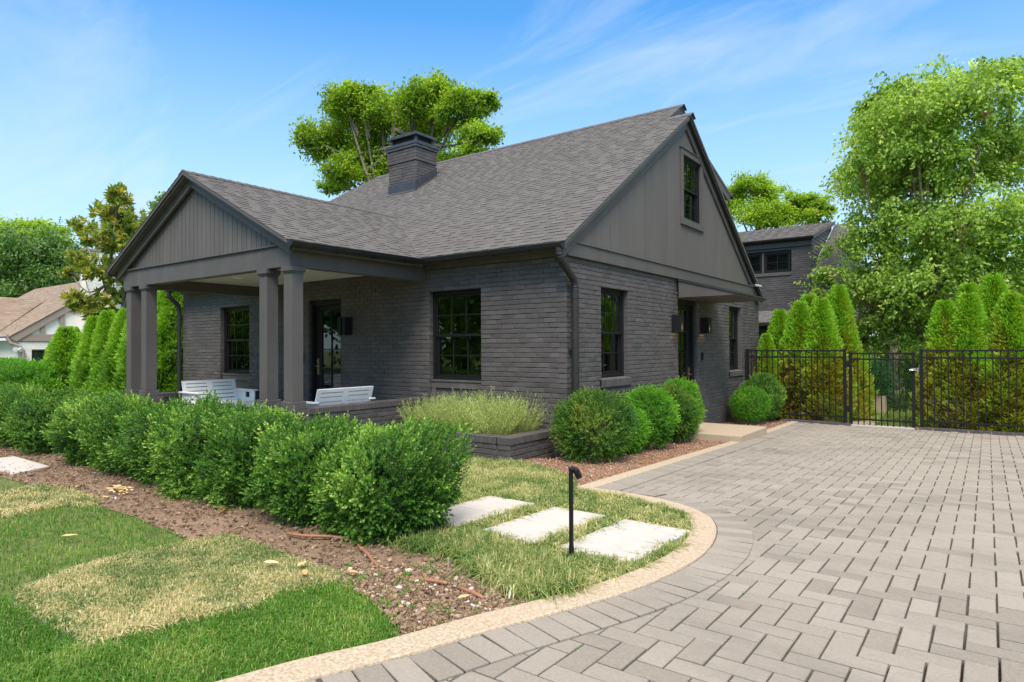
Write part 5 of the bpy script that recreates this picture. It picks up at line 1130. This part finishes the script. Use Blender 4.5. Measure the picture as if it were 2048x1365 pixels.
# trees
def tree(name, label, base, lobes, per, nleaf, leaf, wid, matn, bark, trunk_r, seed, group=None, droop=0., cl=.34, upn=.9, sp=1., rosette=False, trunks=None, limb=.35, tb=0., flat=.75):
    global rng
    keep_ = rng; rng = np.random.default_rng(seed); r = random.Random(seed)
    B = Vector(base); t = thing(name, label, 'tree', base, group)
    lob = np.array(lobes)*np.array([1,1,1,sp]) - np.array([B.x,B.y,B.z,0]); V, T = [], []; cen = lob[:,:3].mean(0)
    q = MB(); tr = trunks or [(0,0)]
    tops = []
    for dx,dy in tr:
        top = Vector((cen[0]+dx, cen[1]+dy, max(cen[2]-.15*np.ptp(lob[:,2]), .3)))
        pts = [Vector((dx*.3,dy*.3,-.2)), Vector((dx*.5+cen[0]*.2+r.uniform(-.1,.1)*trunk_r*4,dy*.5+cen[1]*.2,top.z*.45)), top, top+Vector((r.uniform(-.3,.3),r.uniform(-.3,.3),(lob[:,2].max()-top.z)*.8))]
        pts = [Vector(p) for p in smooth_curve([np.array(p) for p in pts],4)]
        q.tube(pts, [trunk_r*(1-.85*k/(len(pts)-1)) for k in range(len(pts))], 9); tops.append(pts)
    for (x,y,z,rad) in lob:
        pts = min(tops, key=lambda P: min((p-Vector((x,y,z))).length for p in P)); k0 = max(2, int(len(pts)*r.uniform(.3,.75))); s = pts[min(k0,len(pts)-1)]; e = Vector((x,y,z)); l0 = trunk_r*limb
        mid_ = (s+e)/2+Vector((0,0,-.12*(e-s).length+r.uniform(-.1,.1)*rad))
        cv = [Vector(p) for p in smooth_curve([np.array(s),np.array(mid_),np.array(e)],4)]
        q.tube(cv, [l0*(1-.65*k/(len(cv)-1)) for k in range(len(cv))], 6, cap=False)
        m = max(3, int(per*(rad/np.mean(lob[:,3]))**1.6)); d = sph(m); d[:,2] = d[:,2]*flat+.12
        cc = np.array([x,y,z]) + d*rad*(.35+.68*np.sqrt(rng.random(m)))[:,None]
        for c in cc[:9]: q.tube([e*.75+s*.25, (e+Vector(c))/2+Vector((0,0,rad*.06)), Vector(c)], [l0*.32,l0*.2,l0*.06], 4, cap=False)
        tnt = np.clip(.45+rng.normal(0,.16,m)+tb,0,1)
        if rosette:
            kk = nleaf; cdir = nrm(nrm(d)+np.array([0,0,.5])+rng.normal(0,.3,(m,3)))
            X = nrm(np.cross(cdir, rng.normal(size=(m,3)))); Y = np.cross(cdir,X)
            for k in range(kk):
                a = 2.4*k; f = k/kk; rd = X*math.cos(a)+Y*math.sin(a)
                ax = nrm(rd*(1-.6*f)+cdir*(.2+.8*f)+rng.normal(0,.15,(m,3)))
                V.append(leaves(cc-cdir*(.12*(1-f)), ax, nrm(cdir-rd*.3+rng.normal(0,.25,(m,3))), leaf*rng.uniform(.7,1.15,m), wid*rng.uniform(.8,1.1,m), .08)); T.append(np.clip(tnt+rng.normal(0,.16,m)+np.where(rng.random(m)<.16,.38,0),0,1))
        else:
            if droop:                      # branchlets arch outwards and hang
                k_ = max(6, nleaf//9); nb = m*9; c2 = np.repeat(cc, 9, 0)+rng.normal(0,.5,(m*9,3))*rad*cl; ce = np.array([x,y,z])
                hd = c2-ce; hd[:,2] = 0; hd = nrm(hd+rng.normal(0,.35,(nb,3))*np.array([1,1,0])*rad); ll_ = rng.uniform(.25,.75,nb)
                for q_ in range(k_):
                    f = (q_+rng.random(nb))/k_; P = c2 + hd*(ll_*f)[:,None] + rng.normal(0,.035,(nb,3)); P[:,2] += .10*f - ll_*f*f*rng.uniform(.5,1.1,nb)
                    ax = nrm(hd*.6+rng.normal(0,.55,(nb,3))+np.array([0,0,-.7])); nn = nrm(rng.normal(0,.5,(nb,3))+np.array([0,0,upn])+hd*.3)
                    V.append(leaves(P, ax, nn, leaf*rng.uniform(.6,1.2,nb), wid*rng.uniform(.7,1.2,nb), .06)); T.append(np.clip(np.repeat(tnt,9)+rng.normal(0,.16,nb)+.12*(f-.5),0,1))
                continue
            n = m*nleaf; P = np.repeat(cc, nleaf, 0) + rng.normal(0,1,(n,3))*rad*cl*np.array([1,1,.62])
            if droop: P[:,2] -= np.abs(rng.normal(0,droop,n))
            ax = nrm(rng.normal(0,1,(n,3)) + np.array([0,0,-.25-droop*2.2])); nn = nrm(rng.normal(0,.55,(n,3))+np.array([0,0,upn]))
            V.append(leaves(P, ax, nn, leaf*rng.uniform(.6,1.25,n), wid*rng.uniform(.7,1.2,n), .06)); T.append(np.clip(np.repeat(tnt,nleaf)+rng.normal(0,.13,n),0,1))
    rng = keep_
    q.build('trunk', M[bark], t, smooth=True)
    link('crown', quadmesh(name+'_crown', np.concatenate(V), np.concatenate(T), M[matn]), t); return t
oak=[(-27.34,18.50,16.79,1.18),(-31.27,19.59,15.35,1.41),(-29.53,20.68,15.79,1.67),(-27.69,18.77,12.56,1.19),(-25.68,19.86,16.05,1.40),(-26.90,20.95,14.04,1.61),(-21.82,19.05,15.68,1.21),(-20.88,20.14,16.38,0.99),(-23.15,21.23,14.65,1.54),(-18.64,19.32,14.62,1.15),(-17.94,20.41,15.20,0.67),(-16.74,18.50,12.25,0.99),(-19.64,19.59,11.82,1.12),(-17.63,20.68,13.26,0.50),(-31.76,18.77,15.73,0.66),(-30.31,19.86,12.40,0.73),(-25.52,20.95,12.52,1.58),(-26.58,19.05,17.25,0.77)]
gt1=[(-5.51,27.50,9.98,0.74),(-6.41,27.86,9.51,0.81),(-4.68,28.23,9.73,0.74),(-5.29,27.59,8.50,1.06),(-4.12,27.95,8.42,0.78)]
gt2=[(-3.69,30.50,9.61,0.71),(-2.76,30.86,9.27,0.60),(-4.39,31.23,8.99,0.85),(-2.96,30.59,8.43,0.82),(-2.28,30.95,8.95,0.33)]
behind=[(1.22,21.50,10.91,0.67),(0.91,21.86,10.39,0.60),(1.83,22.23,11.29,0.67),(0.85,21.59,9.33,0.44),(2.34,21.95,9.92,0.97),(1.10,22.32,8.85,0.81)]
birch=[(1.45,12.0,3.0,.42),(1.2,12.4,4.3,.25),(1.75,12.2,2.2,.38),(2.2,12.6,1.75,.35),(.85,12.1,3.1,.2),(3.12,11.50,7.55,0.77),(2.26,12.30,7.19,0.88),(3.79,13.10,8.15,0.87),(4.67,11.70,7.61,0.71),(5.17,12.50,8.24,0.27),(1.77,13.30,6.27,0.82),(2.97,11.90,6.17,1.02),(4.10,12.70,6.28,1.15),(5.23,13.50,6.52,1.15),(2.03,12.10,4.78,0.67),(2.99,12.90,4.65,1.07),(4.21,11.50,4.43,1.07),(5.26,12.30,4.43,1.07),(2.37,13.10,3.37,0.85),(3.49,11.70,3.18,0.99),(4.48,12.50,3.18,0.99),(1.23,13.30,3.39,0.58),(1.09,11.90,3.56,0.22),(2.52,12.70,2.25,0.67),(3.38,13.50,2.12,0.68),(1.73,12.10,4.14,0.40),(1.91,12.90,2.69,0.47),(1.66,11.50,6.11,0.39)]
mag=[(-19.54,2.40,6.79,0.41),(-21.03,2.84,6.45,0.62),(-20.57,3.27,6.09,0.62),(-17.39,2.51,5.52,0.36),(-22.83,2.95,5.83,0.50),(-25.22,3.38,6.55,0.41),(-20.27,2.62,5.43,0.71),(-19.55,3.05,5.06,0.63),(-25.77,3.49,5.28,0.46),(-21.81,2.73,4.49,0.66),(-20.59,3.16,4.26,0.73),(-23.17,2.40,3.43,0.38),(-22.76,2.84,3.06,0.64),(-21.68,3.27,3.22,0.75),(-20.39,2.51,1.89,0.71),(-19.86,2.95,1.89,0.53),(-26.50,3.38,4.80,0.29)]
ltA=[(-64.88,12.00,9.52,2.65),(-62.36,13.45,9.90,2.64),(-61.03,14.91,9.06,2.12),(-63.59,12.36,6.81,2.63),(-60.00,13.82,6.71,2.15),(-88.37,15.27,10.72,4.57),(-74.68,12.73,6.98,2.95),(-56.23,14.18,9.01,1.16)]
ltB=[(-102.42,23.00,17.31,2.19),(-96.35,23.73,16.76,1.98),(-92.51,24.45,15.79,1.68),(-111.50,23.18,18.32,2.47)]
peek=[(-41.30,14.50,12.04,0.49),(-43.25,14.86,11.59,0.58),(-41.95,15.23,11.12,1.07)]

tree('oak_tree', 'big spreading tree rising behind the roof and chimney', (-24,20,-.3), oak, 23, 170, .22, .13, 'l_oak', 'bark', .42, 500, cl=.27, sp=1.05, flat=.8)
tree('maple_tree', 'rounded bright green tree nearer the cottage gable, above the outbuilding roof', (-5.2,28,-.3), gt1, 15, 200, .15, .10, 'l_lime', 'bark', .22, 501, 'trees behind the outbuilding', cl=.26)
tree('maple_tree', 'airy bright green tree to the right above the outbuilding dormer', (-3.2,31,-.3), gt2, 14, 170, .15, .10, 'l_lime', 'bark', .2, 502, 'trees behind the outbuilding', cl=.26)
tree('leafy_tree', 'taller darker tree showing behind the upper left of the birch', (1.6,22,-.3), behind, 16, 200, .16, .10, 'l_oak', 'bark', .25, 503, cl=.26)
birch = [(x+.32 if x < 2.6 and r > .25 else x, y, z, r) for x,y,z,r in birch]
tree('birch_tree', 'large multi-stemmed river birch hanging over the fence at right', (3.7,12.6,-.15), birch, 25, 135, .105, .066, 'l_birch', 'birchbark', .11, 504, droop=.14, cl=.30, upn=.7, trunks=[(0,0),(.9,.2),(-.6,.1),(.4,-.4)], limb=.4)
tree('magnolia_tree', 'open magnolia with bronze-green leaves behind the left arborvitae row', (-21.0,3.0,-.2), mag, 52, 12, .24, .105, 'l_mag', 'bark', .13, 505, rosette=True, sp=1.05)
tree('dense_tree', 'dense dark round tree filling the left edge behind the cottage roof', (-62,14,-.5), ltA, 24, 170, .32, .2, 'l_dark', 'bark', .5, 506, cl=.30)
tree('leafy_tree', 'bright green treetop showing above the dense dark tree at left', (-98,24,-.5), ltB, 20, 160, .40, .26, 'l_lime', 'bark', .5, 507, cl=.30)
tree('leafy_tree', 'small treetop peeking out behind the porch gable at left', (-42,15,-.5), peek, 14, 150, .22, .14, 'l_dark', 'bark', .25, 508, cl=.3, tb=.25)
sg_ = 'street trees behind the viewpoint'
for i,(x,y,h) in enumerate(((-14,-19,9),(-20,-21,11),(-26,-20,10),(-32,-22,10),(-39,-20,9),(-46,-22,10),(-9,-26,10),(17,17,9))):
    rr_ = random.Random(i); lb = [(x+rr_.uniform(-2.2,2.2),y+rr_.uniform(-2.2,2.2),h*rr_.uniform(.08,.95),rr_.uniform(1.5,2.3)) for _ in range(16)]
    tree('street_tree', 'leafy street tree across the road, seen only as reflection in the windows', (x,y,G(y)-.1), lb, 12, 45, .42, .30, 'l_lime' if i % 3 == 1 else 'l_dark', 'bark', .25, 520+i, sg_, cl=.34)
for i,(x,y,h,lab) in enumerate(((2.3,26,4.5,'low far tree right behind the outbuilding, seen under the birch'),(5.5,24,6,'far leafy tree filling the gap under the birch beside the outbuilding'),(9.5,23,7,'far leafy tree behind the birch trunks'),(13.5,25,8,'far leafy tree behind the right arborvitae group'),(17.5,22,8,'far leafy tree beyond the right edge'))):
    rr_ = random.Random(60+i); lb = [(x+rr_.uniform(-2.,2.),y+rr_.uniform(-1.5,1.5),h*rr_.uniform(.08,.85),rr_.uniform(1.1,1.7)) for _ in range(12)]
    tree('leafy_tree', lab, (x,y,-.3), lb, 14, 80, .17, .11, 'l_birch' if i % 2 else 'l_oak', 'bark', .2, 590+i, 'trees at the back of the garden', cl=.32)
# service cable behind the house
m_ = MB(); pts = [(-9+1.0*i, 20, 5.35+.093*i+.004*(i-7)**2) for i in range(15)]; m_.tube(pts, .012, 5); tag(m_.build('service_cable', M['paleb']), 'thin pale overhead cable crossing in front of the far trees', 'cable')
